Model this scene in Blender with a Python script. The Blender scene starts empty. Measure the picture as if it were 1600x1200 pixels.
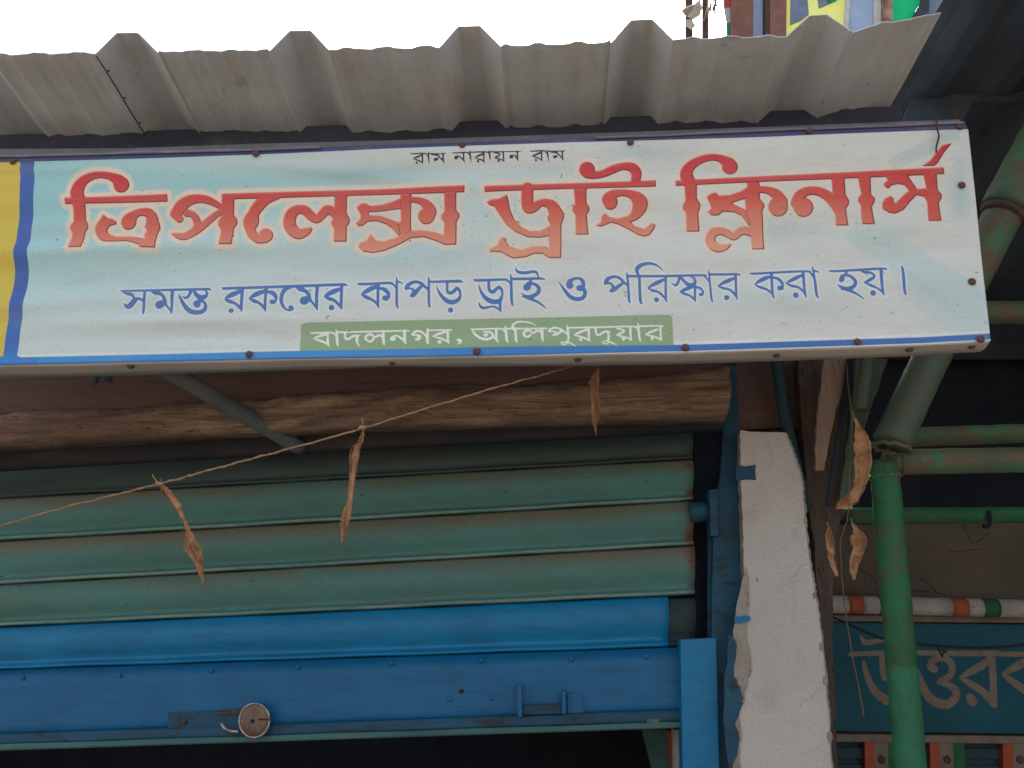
import bpy, bmesh, math, random
import numpy as np
from mathutils import Vector, Matrix
random.seed(7); rng = np.random.default_rng(7)
SC = bpy.context.scene; COL = SC.collection
# ------------------------------------------------------------------ camera
F = 1300.0                                   # focal length in pixels of a 1600 wide picture
PITCH, YAW, ROLL = math.radians(17.0), math.radians(1.8), math.radians(1.4)
EYE = Vector((0, 0, 1.6))
fw = Vector((-math.sin(YAW)*math.cos(PITCH), math.cos(YAW)*math.cos(PITCH), math.sin(PITCH)))
r0 = fw.cross(Vector((0, 0, 1))).normalized(); u0 = r0.cross(fw)
rt = r0*math.cos(ROLL) - u0*math.sin(ROLL); up = u0*math.cos(ROLL) + r0*math.sin(ROLL)
cd = bpy.data.cameras.new('camera'); cam = bpy.data.objects.new('camera', cd); COL.objects.link(cam)
cam.matrix_world = Matrix.Translation(EYE) @ Matrix((rt, up, -fw)).transposed().to_4x4()
cd.sensor_width = 36; cd.lens = 36*F/1600; cd.clip_start = 0.05; cd.clip_end = 2000
SC.camera = cam
# ------------------------------------------------------------------ sky and sun
SUN_EL, SUN_ROT = 50, 12                      # the sun stands behind the shop, its front is in shade
w = bpy.data.worlds.new('World'); SC.world = w; w.use_nodes = True
nt = w.node_tree; nt.nodes.clear()
sky = nt.nodes.new('ShaderNodeTexSky'); sky.sky_type = 'NISHITA'; sky.sun_disc = False
sky.sun_elevation = math.radians(SUN_EL); sky.sun_rotation = math.radians(SUN_ROT)
sky.air_density = 1.0; sky.dust_density = 5.0; sky.ozone_density = 0.6
bg = nt.nodes.new('ShaderNodeBackground'); bg.inputs[1].default_value = 0.15
out = nt.nodes.new('ShaderNodeOutputWorld')
hs_ = nt.nodes.new('ShaderNodeHueSaturation'); hs_.inputs['Saturation'].default_value = .45   # hazy white winter sky
nt.links.new(sky.outputs[0], hs_.inputs['Color']); nt.links.new(hs_.outputs[0], bg.inputs[0]); nt.links.new(bg.outputs[0], out.inputs[0])
sl = bpy.data.lights.new('sun', 'SUN'); sl.energy = 3.0; sl.angle = math.radians(0.5); sl.color = (1, .95, .87)
so = bpy.data.objects.new('sun', sl); COL.objects.link(so)
e, a = math.radians(SUN_EL), math.radians(SUN_ROT)
sd_ = Vector((math.sin(a)*math.cos(e), math.cos(a)*math.cos(e), math.sin(e)))
so.rotation_euler = sd_.to_track_quat('Z', 'Y').to_euler(); so.location = (0, 0, 20)
vs = SC.view_settings; vs.view_transform = 'Standard'; vs.look = 'None'; vs.gamma = 1; vs.exposure = 1.4
vs.use_curve_mapping = False

# ------------------------------------------------------------------ helpers
def ray(x, y): return fw + rt*((x-800)/F) + up*((600-y)/F)
def P(x, y, Y):                               # point of the vertical plane at distance Y
    d = ray(x, y); return EYE + d*(Y/d.y)
def PZ(x, y, z):                              # point of the horizontal plane at height z
    d = ray(x, y); return EYE + d*((z-EYE.z)/d.z)
def lerp(a, b, t): return a+(b-a)*t
def thing(name, label, cat, loc=(0, 0, 0), group=None):
    o = bpy.data.objects.new(name, None); COL.objects.link(o); o.location = loc
    o.empty_display_size = .05
    o['label'] = label; o['category'] = cat
    if group: o['group'] = group
    return o
def tag(o, label, cat, group=None):
    o['label'] = label; o['category'] = cat
    if group: o['group'] = group
    return o
def link(name, me, mat, parent=None, smooth=False):
    o = bpy.data.objects.new(name, me); COL.objects.link(o)
    if mat: me.materials.append(mat)
    if parent:
        o.parent = parent
        o.matrix_parent_inverse = Matrix.Translation(-parent.location)
    if smooth:
        me.polygons.foreach_set('use_smooth', [True]*len(me.polygons))
    return o
def mesh(name, vs_, fs, mat, parent=None, smooth=False):
    me = bpy.data.meshes.new(name); me.from_pydata([tuple(v) for v in vs_], [], fs); me.update()
    bm = bmesh.new(); bm.from_mesh(me); bmesh.ops.recalc_face_normals(bm, faces=bm.faces); bm.to_mesh(me); bm.free()
    return link(name, me, mat, parent, smooth)
def bevel(o, wd=.003, seg=2):
    m = o.modifiers.new('bevel', 'BEVEL'); m.width = wd; m.segments = seg; m.limit_method = 'ANGLE'
    return o
def prism(name, pts, Y, th, mat, parent=None, bev=0, back=None):
    """outline given as seen, standing in the plane at Y, with depth th going back along Y"""
    f = [p if isinstance(p, Vector) else P(p[0], p[1], Y) for p in pts]; n = len(f)
    b = [v+Vector((0, th, 0)) for v in f]
    fs = [tuple(range(n)), tuple(range(2*n-1, n-1, -1))]+[(i, (i+1) % n, n+(i+1) % n, n+i) for i in range(n)]
    o = mesh(name, f+b, fs, mat, parent)
    if bev: bevel(o, bev)
    return o
def box(name, a, b, mat, parent=None, bev=0):
    x0, y0, z0 = a; x1, y1, z1 = b
    v = [(x, y, z) for x in (x0, x1) for y in (y0, y1) for z in (z0, z1)]
    o = mesh(name, v, [(0, 1, 3, 2), (4, 6, 7, 5), (0, 4, 5, 1), (2, 3, 7, 6), (0, 2, 6, 4), (1, 5, 7, 3)], mat, parent)
    if bev: bevel(o, bev)
    return o
def crom(pts, k=5):
    pts = np.array(pts, float)
    if len(pts) < 3: 
        return np.array([pts[0]+(pts[-1]-pts[0])*t for t in np.linspace(0, 1, k)])
    q = np.vstack([2*pts[0]-pts[1], pts, 2*pts[-1]-pts[-2]]); o = []
    for i in range(1, len(q)-2):
        for t in np.arange(k)/k:
            a_, b_, c_, d_ = q[i-1], q[i], q[i+1], q[i+2]
            o.append(.5*((2*b_)+(c_-a_)*t+(2*a_-5*b_+4*c_-d_)*t*t+(3*b_-a_-3*c_+d_)*t**3))
    o.append(pts[-1]); return np.array(o)
def tube(name, pts, r, mat, parent=None, seg=16, jit=0.0, caps=True):
    """pts: list of Vectors; r: radius or list"""
    n = len(pts); rs = r if hasattr(r, '__len__') else [r]*n
    vs_, fs = [], []
    for i, p in enumerate(pts):
        t = (pts[min(i+1, n-1)]-pts[max(i-1, 0)]).normalized()
        s = t.cross(Vector((0, 1, 0.01))).normalized(); c = s.cross(t)
        for k in range(seg):
            g = 2*math.pi*k/seg; rr = rs[i]*(1+random.uniform(-jit, jit))
            vs_.append(p+s*math.cos(g)*rr+c*math.sin(g)*rr)
    for i in range(n-1):
        for k in range(seg):
            fs.append((i*seg+k, i*seg+(k+1) % seg, (i+1)*seg+(k+1) % seg, (i+1)*seg+k))
    if caps: fs += [tuple(range(seg))[::-1], tuple(range((n-1)*seg, n*seg))]
    return mesh(name, vs_, fs, mat, parent, smooth=seg > 5)
def pipe(name, a, b, Ya, Yb, wpx, mat, parent=None, jit=.02, n=24):
    """a straight pipe seen wpx wide"""
    A, B = P(a[0], a[1], Ya), P(b[0], b[1], Yb)
    d = (A-EYE).dot(fw); r = wpx/2*d/F
    return tube(name, [A.lerp(B, i/(n-1)) for i in range(n)], r, mat, parent, seg=20, jit=jit)

# ---- materials
class N:
    def __init__(s, name):
        s.m = bpy.data.materials.new(name); s.m.use_nodes = True; s.t = s.m.node_tree
        s.b = s.t.nodes['Principled BSDF']; s.tc = s.t.nodes.new('ShaderNodeTexCoord')
    def n(s, typ, **k):
        o = s.t.nodes.new(typ)
        for a_, v in k.items(): setattr(o, a_, v)
        return o
    def l(s, a_, b_): s.t.links.new(a_, b_)
    def noise(s, scale, detail=6, rough=.6, stretch=(1, 1, 1), coord='Object', loc=(0, 0, 0)):
        mp = s.n('ShaderNodeMapping'); mp.inputs['Scale'].default_value = stretch; mp.inputs['Location'].default_value = loc
        s.l(s.tc.outputs[coord], mp.inputs[0])
        o = s.n('ShaderNodeTexNoise'); o.inputs['Scale'].default_value = scale
        o.inputs['Detail'].default_value = detail; o.inputs['Roughness'].default_value = rough
        s.l(mp.outputs[0], o.inputs['Vector']); return o.outputs[0]
    def ramp(s, x, lo, hi, smooth=True):
        o = s.n('ShaderNodeMapRange'); o.interpolation_type = 'SMOOTHSTEP' if smooth else 'LINEAR'
        s.l(x, o.inputs[0]); o.inputs[1].default_value = lo; o.inputs[2].default_value = hi
        return o.outputs[0]
    def mul(s, a_, b_, op='MULTIPLY'):
        o = s.n('ShaderNodeMath', operation=op)
        for i, v in enumerate((a_, b_)):
            if hasattr(v, 'links'): s.l(v, o.inputs[i])
            else: o.inputs[i].default_value = v
        return o.outputs[0]
    def mix(s, f, a_, b_, mode='MIX'):
        o = s.n('ShaderNodeMix', data_type='RGBA', blend_type=mode)
        for i, v in ((0, f), (6, a_), (7, b_)):
            if hasattr(v, 'links'): s.l(v, o.inputs[i])
            else: o.inputs[i].default_value = v if i == 0 else (*v, 1) if len(v) == 3 else v
        return o.outputs[2]
    def bump(s, h, st=.3, dist=.002):
        o = s.n('ShaderNodeBump'); o.inputs['Strength'].default_value = st; o.inputs['Distance'].default_value = dist
        s.l(h, o.inputs['Height']); s.l(o.outputs[0], s.b.inputs['Normal'])
    def attr(s, nm, out='Fac'):
        o = s.n('ShaderNodeAttribute'); o.attribute_name = nm; return o.outputs[out]
    def done(s, col=None, rough=.7, metal=0, spec=.3):
        if col is not None: s.l(col, s.b.inputs['Base Color'])
        if hasattr(rough, 'links'): s.l(rough, s.b.inputs['Roughness'])
        else: s.b.inputs['Roughness'].default_value = rough
        s.b.inputs['Metallic'].default_value = metal; s.b.inputs['Specular IOR Level'].default_value = spec
        return s.m
def simple(name, c1, c2, scale=6, rough=.7, metal=0, stretch=(1, 1, 1), c3=None, sc3=20, t3=(.55, .7), bump=.3, bscale=60, bdist=.002, t2=(.35, .65), spec=.3):
    s = N(name); col = s.mix(s.ramp(s.noise(scale, stretch=stretch), *t2), c1, c2)
    if c3: col = s.mix(s.ramp(s.noise(sc3, 8, .7, stretch, loc=(3, 5, 1)), *t3), col, c3)
    g = s.noise(240, 2, .5, loc=(9, 9, 9)); col = s.mix(s.mul(s.ramp(g, .3, .7), .16), col, (.02, .02, .02))
    s.bump(s.noise(bscale, 6, .65, stretch), bump, bdist)
    return s.done(col, rough, metal, spec)

M = {}
def tin_mat():
    s = N('weathered_tin'); col = s.mix(s.ramp(s.noise(3.2), .35, .65), (.70, .72, .745), (.58, .59, .60))
    col = s.mix(s.ramp(s.noise(5, 8, .7, (1.6, .7, 1), loc=(2, 2, 2)), .5, .72), col, (.66, .58, .48))            # tan dust film
    col = s.mix(s.mul(s.ramp(s.noise(26, 8, .7, (1, .10, 1), loc=(6, 1, 0)), .54, .78), .4), col, (.34, .335, .34))    # run marks down the sheet
    col = s.mix(s.mul(s.ramp(s.noise(9, 9, .8, loc=(0, 4, 4)), .58, .68), .5), col, (.30, .28, .26))
    col = s.mix(s.ramp(s.noise(48, 5, .7, loc=(3, 8, 0)), .69, .72), col, (.20, .13, .09))                         # rust specks
    col = s.mix(s.mul(s.ramp(s.noise(240, 2), .3, .7), .14), col, (.02, .02, .02))
    s.bump(s.noise(14, 7, .7, (1, .35, 1)), .55, .004); return s.done(col, .5, .15, .5)
M['tin'] = tin_mat()
M['dark_tin'] = simple('dark_roof_tin', (.055, .075, .10), (.035, .046, .06), 4, .8, c3=(.10, .075, .055), sc3=5)
M['green_slat'] = None
M['purlin'] = simple('grey_purlin_paint', (.20, .21, .25), (.15, .16, .19), 8, .6)
M['black'] = simple('near_black', (.016, .020, .030), (.022, .026, .036), 5, .9)  # even near-black for room walls, stall recess, holes and cables
M['navy'] = simple('dark_gap_navy', (.018, .032, .055), (.012, .02, .035), 8, .7)
M['near_black'] = simple('shade_strip_dark', (.035, .032, .034), (.022, .022, .026), 7, .8, c3=(.06, .045, .035), sc3=20, stretch=(.3, 1, 1))  # dark tone of the shade strip below the timber
M['beam'] = simple('shade_toned_beam', (.055, .062, .088), (.035, .04, .06), 5, .8, c3=(.09, .085, .09), sc3=12, stretch=(.4, 1, 1))
M['plaster'] = simple('plaster', (.53, .485, .45), (.48, .435, .40), 3, .92, c3=(.42, .375, .34), sc3=11, t3=(.52, .78), bscale=120, bump=.3, bdist=.0012)
M['bare'] = simple('bare_plaster', (.26, .22, .18), (.34, .30, .25), 14, .95, c3=(.10, .085, .07), sc3=30, bump=.8)
M['brownwall'] = simple('brown_wall', (.16, .125, .095), (.12, .095, .075), 5, .95, c3=(.15, .12, .09), sc3=14, bump=.6)
M['teal_board'] = simple('teal_board', (.012, .085, .115), (.010, .065, .095), 6, .75, c3=(.02, .05, .07), sc3=25)
M['floor'] = simple('dusty_ground', (.22, .19, .155), (.18, .155, .125), .8, .95, c3=(.12, .10, .08), sc3=6)
M['iron'] = simple('dark_iron', (.05, .035, .03), (.11, .06, .045), 30, .75, c3=(.16, .07, .05), sc3=60)
M['nail'] = simple('rusty_nail', (.17, .075, .07), (.10, .055, .055), 90, .6, c3=(.22, .12, .1), sc3=200, bscale=300)
M['wire'] = simple('rusty_wire', (.10, .045, .035), (.06, .03, .025), 60, .8)
M['string'] = simple('jute_string', (.42, .25, .14), (.28, .16, .09), 120, .95, bscale=400, bump=.8)
M['leaf'] = simple('dry_leaf', (.42, .21, .10), (.27, .125, .06), 30, .8, c3=(.55, .35, .20), sc3=70, t3=(.48, .7), bscale=120, bump=.7)
M['leafdull'] = simple('dusty_dry_leaf', (.16, .09, .055), (.11, .065, .045), 28, .85, c3=(.24, .13, .07), sc3=50, bscale=120)
M['leafmid'] = simple('brown_dry_leaf', (.36, .18, .085), (.24, .12, .06), 28, .8, c3=(.42, .25, .13), sc3=45, bscale=120, bump=.6)
M['cream'] = simple('pale_leaf', (.55, .5, .42), (.4, .36, .3), 30, .8)
M['redbrown'] = simple('red_brown_paint', (.27, .125, .09), (.20, .095, .07), 12, .7, c3=(.22, .11, .075), sc3=60)
M['rust'] = simple('rusty_steel', (.20, .085, .045), (.42, .30, .22), 16, .8, c3=(.10, .045, .03), sc3=30)
M['yellowgreen'] = simple('yellow_flex', (.62, .66, .22), (.58, .64, .28), 4, .6)
M['greyblue'] = simple('grey_blue_cloth', (.20, .27, .40), (.15, .21, .32), 12, .7)
M['paleblue'] = simple('pale_blue_sheet', (.34, .46, .66), (.28, .38, .58), 10, .6)
M['palegrey'] = simple('pale_grey_strip', (.62, .62, .6), (.5, .5, .5), 10, .6)
M['brightgreen'] = simple('bright_green_sheet', (.02, .50, .29), (.02, .42, .25), 6, .6)
M['flagred'] = simple('flag_red', (.6, .09, .08), (.5, .08, .07), 8, .7)
M['flaggreen'] = simple('flag_green', (.03, .36, .16), (.03, .3, .14), 8, .7)
M['bandred'] = simple('band_orange_red', (.42, .085, .035), (.34, .07, .03), 18, .7)
M['bandwhite'] = simple('band_white', (.42, .37, .34), (.34, .30, .28), 14, .75, c3=(.25, .2, .17), sc3=40)
M['bandgreen'] = simple('band_green', (.02, .13, .045), (.015, .10, .035), 18, .7)
M['beigestrip'] = simple('beige_strip', (.22, .17, .13), (.17, .13, .10), 14, .8)
M['bottom_green'] = simple('worn_green_paint', (.055, .15, .14), (.04, .10, .10), 14, .6, c3=(.16, .14, .10), sc3=30, stretch=(.3, 1, 1))
M['dark_end'] = simple('dark_green_grime', (.025, .05, .048), (.018, .03, .032), 20, .7, c3=(.06, .05, .035), sc3=40)
M['padlock'] = simple('tarnished_brass', (.20, .145, .115), (.15, .10, .075), 40, .45, .5, c3=(.09, .055, .04), sc3=60)
M['lockrim'] = simple('worn_rim', (.50, .42, .36), (.30, .22, .17), 60, .35, .6)

def blue_mat(name, c1, c2, worn, wt=(.62, .75), rough=.42):
    s = N(name); col = s.mix(s.ramp(s.noise(5), .3, .7), c1, c2)
    col = s.mix(s.ramp(s.noise(22, 8, .7, (.6, 1, 1.4), loc=(2, 1, 4)), *wt), col, worn)
    col = s.mix(s.mul(s.ramp(s.noise(70, 3, .6, (.15, 1, 1)), .45, .75), .28), col, (.012, .03, .045))
    col = s.mix(s.mul(s.ramp(s.noise(260, 2), .3, .7), .2), col, (.02, .02, .02))
    s.bump(s.noise(35, 6, .7, (.5, 1, 1)), .35, .003)
    return s.done(col, rough)
M['blue'] = blue_mat('blue_paint', (.002, .125, .285), (.002, .10, .235), (.015, .10, .16), (.66, .8))
M['blue2'] = blue_mat('bright_blue_paint', (.002, .19, .39), (.002, .15, .32), (.01, .09, .17), (.68, .8))
M['darkblue'] = blue_mat('old_blue_paint', (.012, .085, .15), (.010, .055, .10), (.018, .03, .035), (.5, .65), .6)
def green_mat(name, c1, c2, rusty, t=(.52, .66)):
    s = N(name); col = s.mix(s.ramp(s.noise(9), .35, .65), c1, c2)
    col = s.mix(s.ramp(s.noise(13, 10, .78, loc=(7, 2, 4)), *t), col, rusty)
    col = s.mix(s.ramp(s.noise(120, 4, .7, loc=(1, 2, 4)), .62, .7), col, (.015, .012, .01))
    s.bump(s.noise(55, 8, .75), .7, .003)
    return s.done(col, .6)
M['pipe_green'] = green_mat('green_pipe_paint', (.022, .15, .065), (.022, .095, .045), (.085, .075, .045), (.46, .66))
def upright_mat():
    s = N('two_coat_green_paint'); col = s.mix(s.ramp(s.noise(9), .35, .65), (.024, .15, .065), (.022, .10, .045))
    col = s.mix(s.ramp(s.noise(12, 10, .78, loc=(7, 2, 4)), .47, .64), col, (.085, .078, .048))
    g2 = s.mix(s.ramp(s.noise(11), .35, .65), (.03, .18, .095), (.028, .14, .07))
    sp = s.n('ShaderNodeSeparateXYZ'); s.l(s.tc.outputs['Object'], sp.inputs[0])
    h = s.mul(sp.outputs[2], s.mul(s.noise(16, 8, .75), .12), 'ADD')
    zt_ = P(1408, 1040, 1.98).z+.06
    col = s.mix(s.ramp(h, zt_+.008, zt_-.008), col, g2)
    col = s.mix(s.ramp(s.noise(34, 8, .8, loc=(2, 2, 4)), .60, .66), col, (.07, .05, .035))
    col = s.mix(s.ramp(s.noise(120, 4, .7, loc=(1, 2, 4)), .62, .68), col, (.015, .012, .01))
    s.bump(s.noise(45, 9, .8), .9, .004); return s.done(col, .6)
M['pipe_up'] = upright_mat()
M['strut'] = simple('grey_blue_strut', (.13, .145, .15), (.10, .11, .12), 10, .7, c3=(.17, .14, .11), sc3=30)
M['pipe_worn'] = green_mat('worn_green_pipe_paint', (.035, .18, .085), (.05, .10, .055), (.13, .085, .055), (.40, .60))
M['pipe_dull'] = green_mat('dull_grey_green_pipe', (.075, .115, .085), (.055, .10, .065), (.13, .10, .075), (.46, .66))
M['pipe_teal'] = green_mat('old_teal_pipe', (.015, .05, .06), (.012, .038, .05), (.03, .03, .035), (.5, .7))
def sheetmat(name, c1, c2):
    m = simple(name, c1, c2, 6, .6); t = m.node_tree; b_ = t.nodes['Principled BSDF']
    tr = t.nodes.new('ShaderNodeBsdfTranslucent'); tr.inputs[0].default_value = (*c1, 1); mx = t.nodes.new('ShaderNodeMixShader'); mx.inputs[0].default_value = .5
    o_ = [n_ for n_ in t.nodes if n_.type == 'OUTPUT_MATERIAL'][0]
    t.links.new(b_.outputs[0], mx.inputs[1]); t.links.new(tr.outputs[0], mx.inputs[2]); t.links.new(mx.outputs[0], o_.inputs[0]); return m
M['yellowgreen'] = sheetmat('yellow_flex', (.66, .68, .34), (.60, .64, .36))
M['paleblue'] = sheetmat('pale_blue_sheet', (.38, .46, .58), (.26, .33, .46))
M['brightgreen'] = sheetmat('bright_green_sheet', (.02, .50, .29), (.02, .42, .25))
def wood(name, c1, c2, dark, st=(.22, 1, 3), sc=14, bump=.8):
    s = N(name)
    dn = s.noise(3, 3, .5, loc=(8, 8, 8)); mp = s.n('ShaderNodeVectorMath', operation='MULTIPLY'); s.l(s.tc.outputs['Object'], mp.inputs[0]); mp.inputs[1].default_value = st
    wv = s.n('ShaderNodeTexNoise'); wv.inputs['Scale'].default_value = sc; wv.inputs['Detail'].default_value = 12; wv.inputs['Roughness'].default_value = .8; wv.inputs['Distortion'].default_value = .7
    s.l(mp.outputs[0], wv.inputs['Vector']); g = wv.outputs[0]; col = s.mix(s.ramp(g, .38, .60), c1, c2)
    col = s.mix(s.mul(s.ramp(s.noise(7, 5, .6, (.6, 1, 1)), .42, .62), .55), col, c2)
    w2 = s.n('ShaderNodeTexNoise'); w2.inputs['Scale'].default_value = sc*3.2; w2.inputs['Detail'].default_value = 8; w2.inputs['Roughness'].default_value = .7; w2.inputs['Distortion'].default_value = 1.2
    s.l(mp.outputs[0], w2.inputs['Vector']); col = s.mix(s.ramp(w2.outputs[0], .57, .63), col, dark)
    vo = s.n('ShaderNodeTexVoronoi'); vo.inputs['Scale'].default_value = 3.1; s.l(mp.outputs[0], vo.inputs['Vector'])
    col = s.mix(s.mul(s.ramp(vo.outputs[0], .11, .05), .8), col, dark)                        # knots
    col = s.mix(s.mul(s.ramp(s.noise(240, 2), .3, .7), .2), col, (.02, .02, .02))
    s.bump(s.mul(g, s.mul(w2.outputs[0], .5), 'ADD'), bump, .006); return s.done(col, .85)
M['wood_red'] = wood('red_brown_board', (.155, .085, .072), (.125, .072, .062), (.085, .05, .045), bump=.35)
M['wood_tan'] = wood('weathered_timber', (.40, .26, .17), (.15, .09, .065), (.09, .06, .045), bump=.7)
M['wood_dark'] = wood('dark_post_timber', (.15, .10, .078), (.09, .066, .052), (.03, .024, .02), st=(2, 1, .3))
M['wood_strip'] = wood('split_bamboo', (.36, .25, .18), (.27, .18, .13), (.12, .08, .06), st=(3, 1, .25), bump=.4)

def slat_mat():
    s = N('shutter_green_paint')
    col = s.mix(s.ramp(s.noise(5, 5, .6, (.5, 1, 2)), .35, .65), (.07, .20, .18), (.065, .165, .135))
    # brown dirt lying along the top of each slat ('along' runs 0..1 down a slat)
    al = s.attr('along'); d = s.mul(s.ramp(al, .50, .05), s.ramp(s.noise(6, 8, .7, (.25, 1, 3)), .34, .56))
    col = s.mix(s.mul(d, .8), col, (.19, .14, .085))
    col = s.mix(s.mul(s.ramp(s.noise(30, 6, .7, (.12, 1, 1)), .5, .75), .35), col, (.09, .12, .10))
    lp = s.mul(s.ramp(al, .885, .925), s.ramp(al, .985, .955)); col = s.mix(s.mul(lp, s.ramp(s.noise(20, 8, .75, (.25, 1, 1)), .3, .6)), col, (.21, .29, .25))  # highlight streak painted along each raised lip, broken up like wear
    col = s.mix(s.mul(s.ramp(s.noise(16, 10, .8, (.5, 1, 2), loc=(1, 5, 9)), .56, .66), .6), col, (.13, .115, .085))
    ed = s.attr('edge')                                              # rust at the slat ends
    r = s.ramp(s.mul(ed, s.mul(s.noise(24, 10, .85), 2.4), 'ADD'), 1.95, 2.3)
    col = s.mix(r, col, (.17, .07, .035))
    col = s.mix(s.ramp(s.noise(75, 4, .6, (.3, 1, 1), loc=(8, 1, 0)), .70, .74), col, (.03, .025, .02))
    col = s.mix(s.mul(s.ramp(s.noise(260, 2), .3, .7), .22), col, (.02, .02, .02))
    s.bump(s.noise(30, 6, .7, (.25, 1, 1)), .35, .003)
    return s.done(col, .55)
M['green_slat'] = slat_mat()
M['shaded_slat'] = simple('shaded_slat_paint', (.055, .085, .075), (.04, .06, .052), 6, .7, c3=(.075, .06, .045), sc3=14, stretch=(.3, 1, 1))  # shade on the upper slats put into a darker paint

# ------------------------------------------------------------------ ground, room, walls
g = mesh('ground', [(-300, -300, 0), (300, -300, 0), (300, 300, 0), (-300, 300, 0)], [(0, 1, 2, 3)], M['floor']); g['kind'] = 'structure'
YS = 1.55        # sign
YW = 2.10        # shutter
shop = thing('shop_building', 'dry cleaner shop front with white plastered pillar and dark room behind its blue shutter', 'building', (0, 2.4, 0))
xl = -3.2; xr = P(1175, 1150, 2.15).x
zt = P(800, 560, 1.95).z
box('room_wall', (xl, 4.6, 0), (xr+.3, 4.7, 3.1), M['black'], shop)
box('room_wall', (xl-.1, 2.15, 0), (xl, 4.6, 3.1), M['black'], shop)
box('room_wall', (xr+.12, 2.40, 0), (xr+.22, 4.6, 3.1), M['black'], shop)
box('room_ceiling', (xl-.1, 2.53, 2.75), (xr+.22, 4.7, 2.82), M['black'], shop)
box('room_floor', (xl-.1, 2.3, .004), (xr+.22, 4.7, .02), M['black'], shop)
# wall above the shutter opening, behind the sign
box('lintel_wall', (xl-.1, 2.42, P(500, 640, 2.4).z), (xr+.2, 2.52, 3.1), M['brownwall'], shop)
# pillar with ragged plaster edge
L = [(1157, 672), (1158, 740), (1160, 800), (1163, 880), (1167, 940), (1160, 968), (1152, 1000), (1150, 1040), (1152, 1090), (1150, 1140), (1148, 1260)]
R = [(1228, 676), (1238, 705), (1252, 745), (1256, 790), (1262, 850), (1270, 905), (1279, 960), (1286, 1020), (1291, 1080), (1296, 1140), (1301, 1260)]
def ragged(pts, k=7, j=1.6):
    c = crom(pts, k); return [(x+random.uniform(-j, j), y) for x, y in c]
pl = ragged(L, 8, .9); pr = ragged(R, 12, .7)
top = [(lerp(1157, 1228, t), lerp(672, 676, t)+random.uniform(-2, 2)) for t in (.2, .4, .6, .8)]
def low(x): return P(x, 1260, 2.02)
outl = pl[::-1]+top+pr
pil = prism('pillar_plaster', outl, 2.02, .006, M['plaster'], shop)
prism('pillar_core', [(x+(3.0 if i >= len(pl)+4 else 1)+random.uniform(-1, 1), y) for i, (x, y) in enumerate(outl)], 2.0265, .30, M['bare'], shop)
f0 = P(1150, 1255, 2.022); f1 = P(1300, 1255, 2.022)
box('pillar_base', (f0.x, 2.022, .004), (f1.x, 2.30, f0.z), M['plaster'], shop)
# patches: bare plaster and blue overspill on the pillar's left side
def blob(name, pts, Y, mat, parent, j=1.5, th=.002):
    c = crom(pts+[pts[0]], 5)[:-1]; return prism(name, [(x+random.uniform(-j, j), y+random.uniform(-j, j)) for x, y in c], Y, th, mat, parent)
blob('bare_patch', [(1167, 885), (1172, 930), (1168, 990), (1174, 1040), (1166, 1075), (1160, 1100), (1148, 1070), (1146, 1000), (1152, 940)], 2.0175, M['bare'], shop)
blob('bare_patch', [(1150, 1110), (1158, 1140), (1156, 1180), (1160, 1215), (1148, 1240), (1142, 1180)], 2.0175, M['bare'], shop)
prism('paint_patch', [(1150, 727), (1166, 728.5), (1181, 726), (1180, 738), (1181.5, 750), (1168, 749), (1150, 751)], 2.0172, .002, M['darkblue'], shop)
blob('paint_patch', [(1148, 963), (1170, 962), (1170, 971), (1149, 974)], 2.0150, M['blue2'], shop, .8)
blob('paint_patch', [(1140, 990), (1152, 1010), (1146, 1050), (1158, 1080), (1160, 1100), (1150, 1130), (1156, 1160), (1140, 1200), (1130, 1100)], 2.0162, M['darkblue'], shop, 1.8)

for pts_ in ([(1262, 880), (1250, 886), (1243, 899), (1230, 903)], [(1288, 1075), (1274, 1080), (1268, 1092), (1257, 1094), (1250, 1105)], [(1200, 690), (1206, 712), (1202, 730)]):
    c2 = [(x+random.uniform(-.8, .8), y+random.uniform(-.8, .8)) for x, y in crom(pts_, 5)]
    tube('crack', [P(x, y, 2.0198) for x, y in c2], .0004, M['bare'], shop, 4)
for (x, y, q_) in ((1283, 1010, 4), (1289, 1062, 5), (1272, 930, 3), (1296, 1150, 5), (1258, 812, 3), (1183, 905, 2)):
    blob('chip', [(x-q_*.7, y-q_), (x+q_*.6, y-q_*1.4), (x+q_, y+q_), (x-q_*.2, y+q_*1.6)], 2.0178, M['bare'], shop, .5)
# ------------------------------------------------------------------ rolling shutter
sh = thing('rolling_shutter', 'half raised steel rolling shutter, green slats above a blue bottom plate with padlock', 'shutter', P(500, 1180, YW))
XL, XRr = -160, 1084
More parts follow.
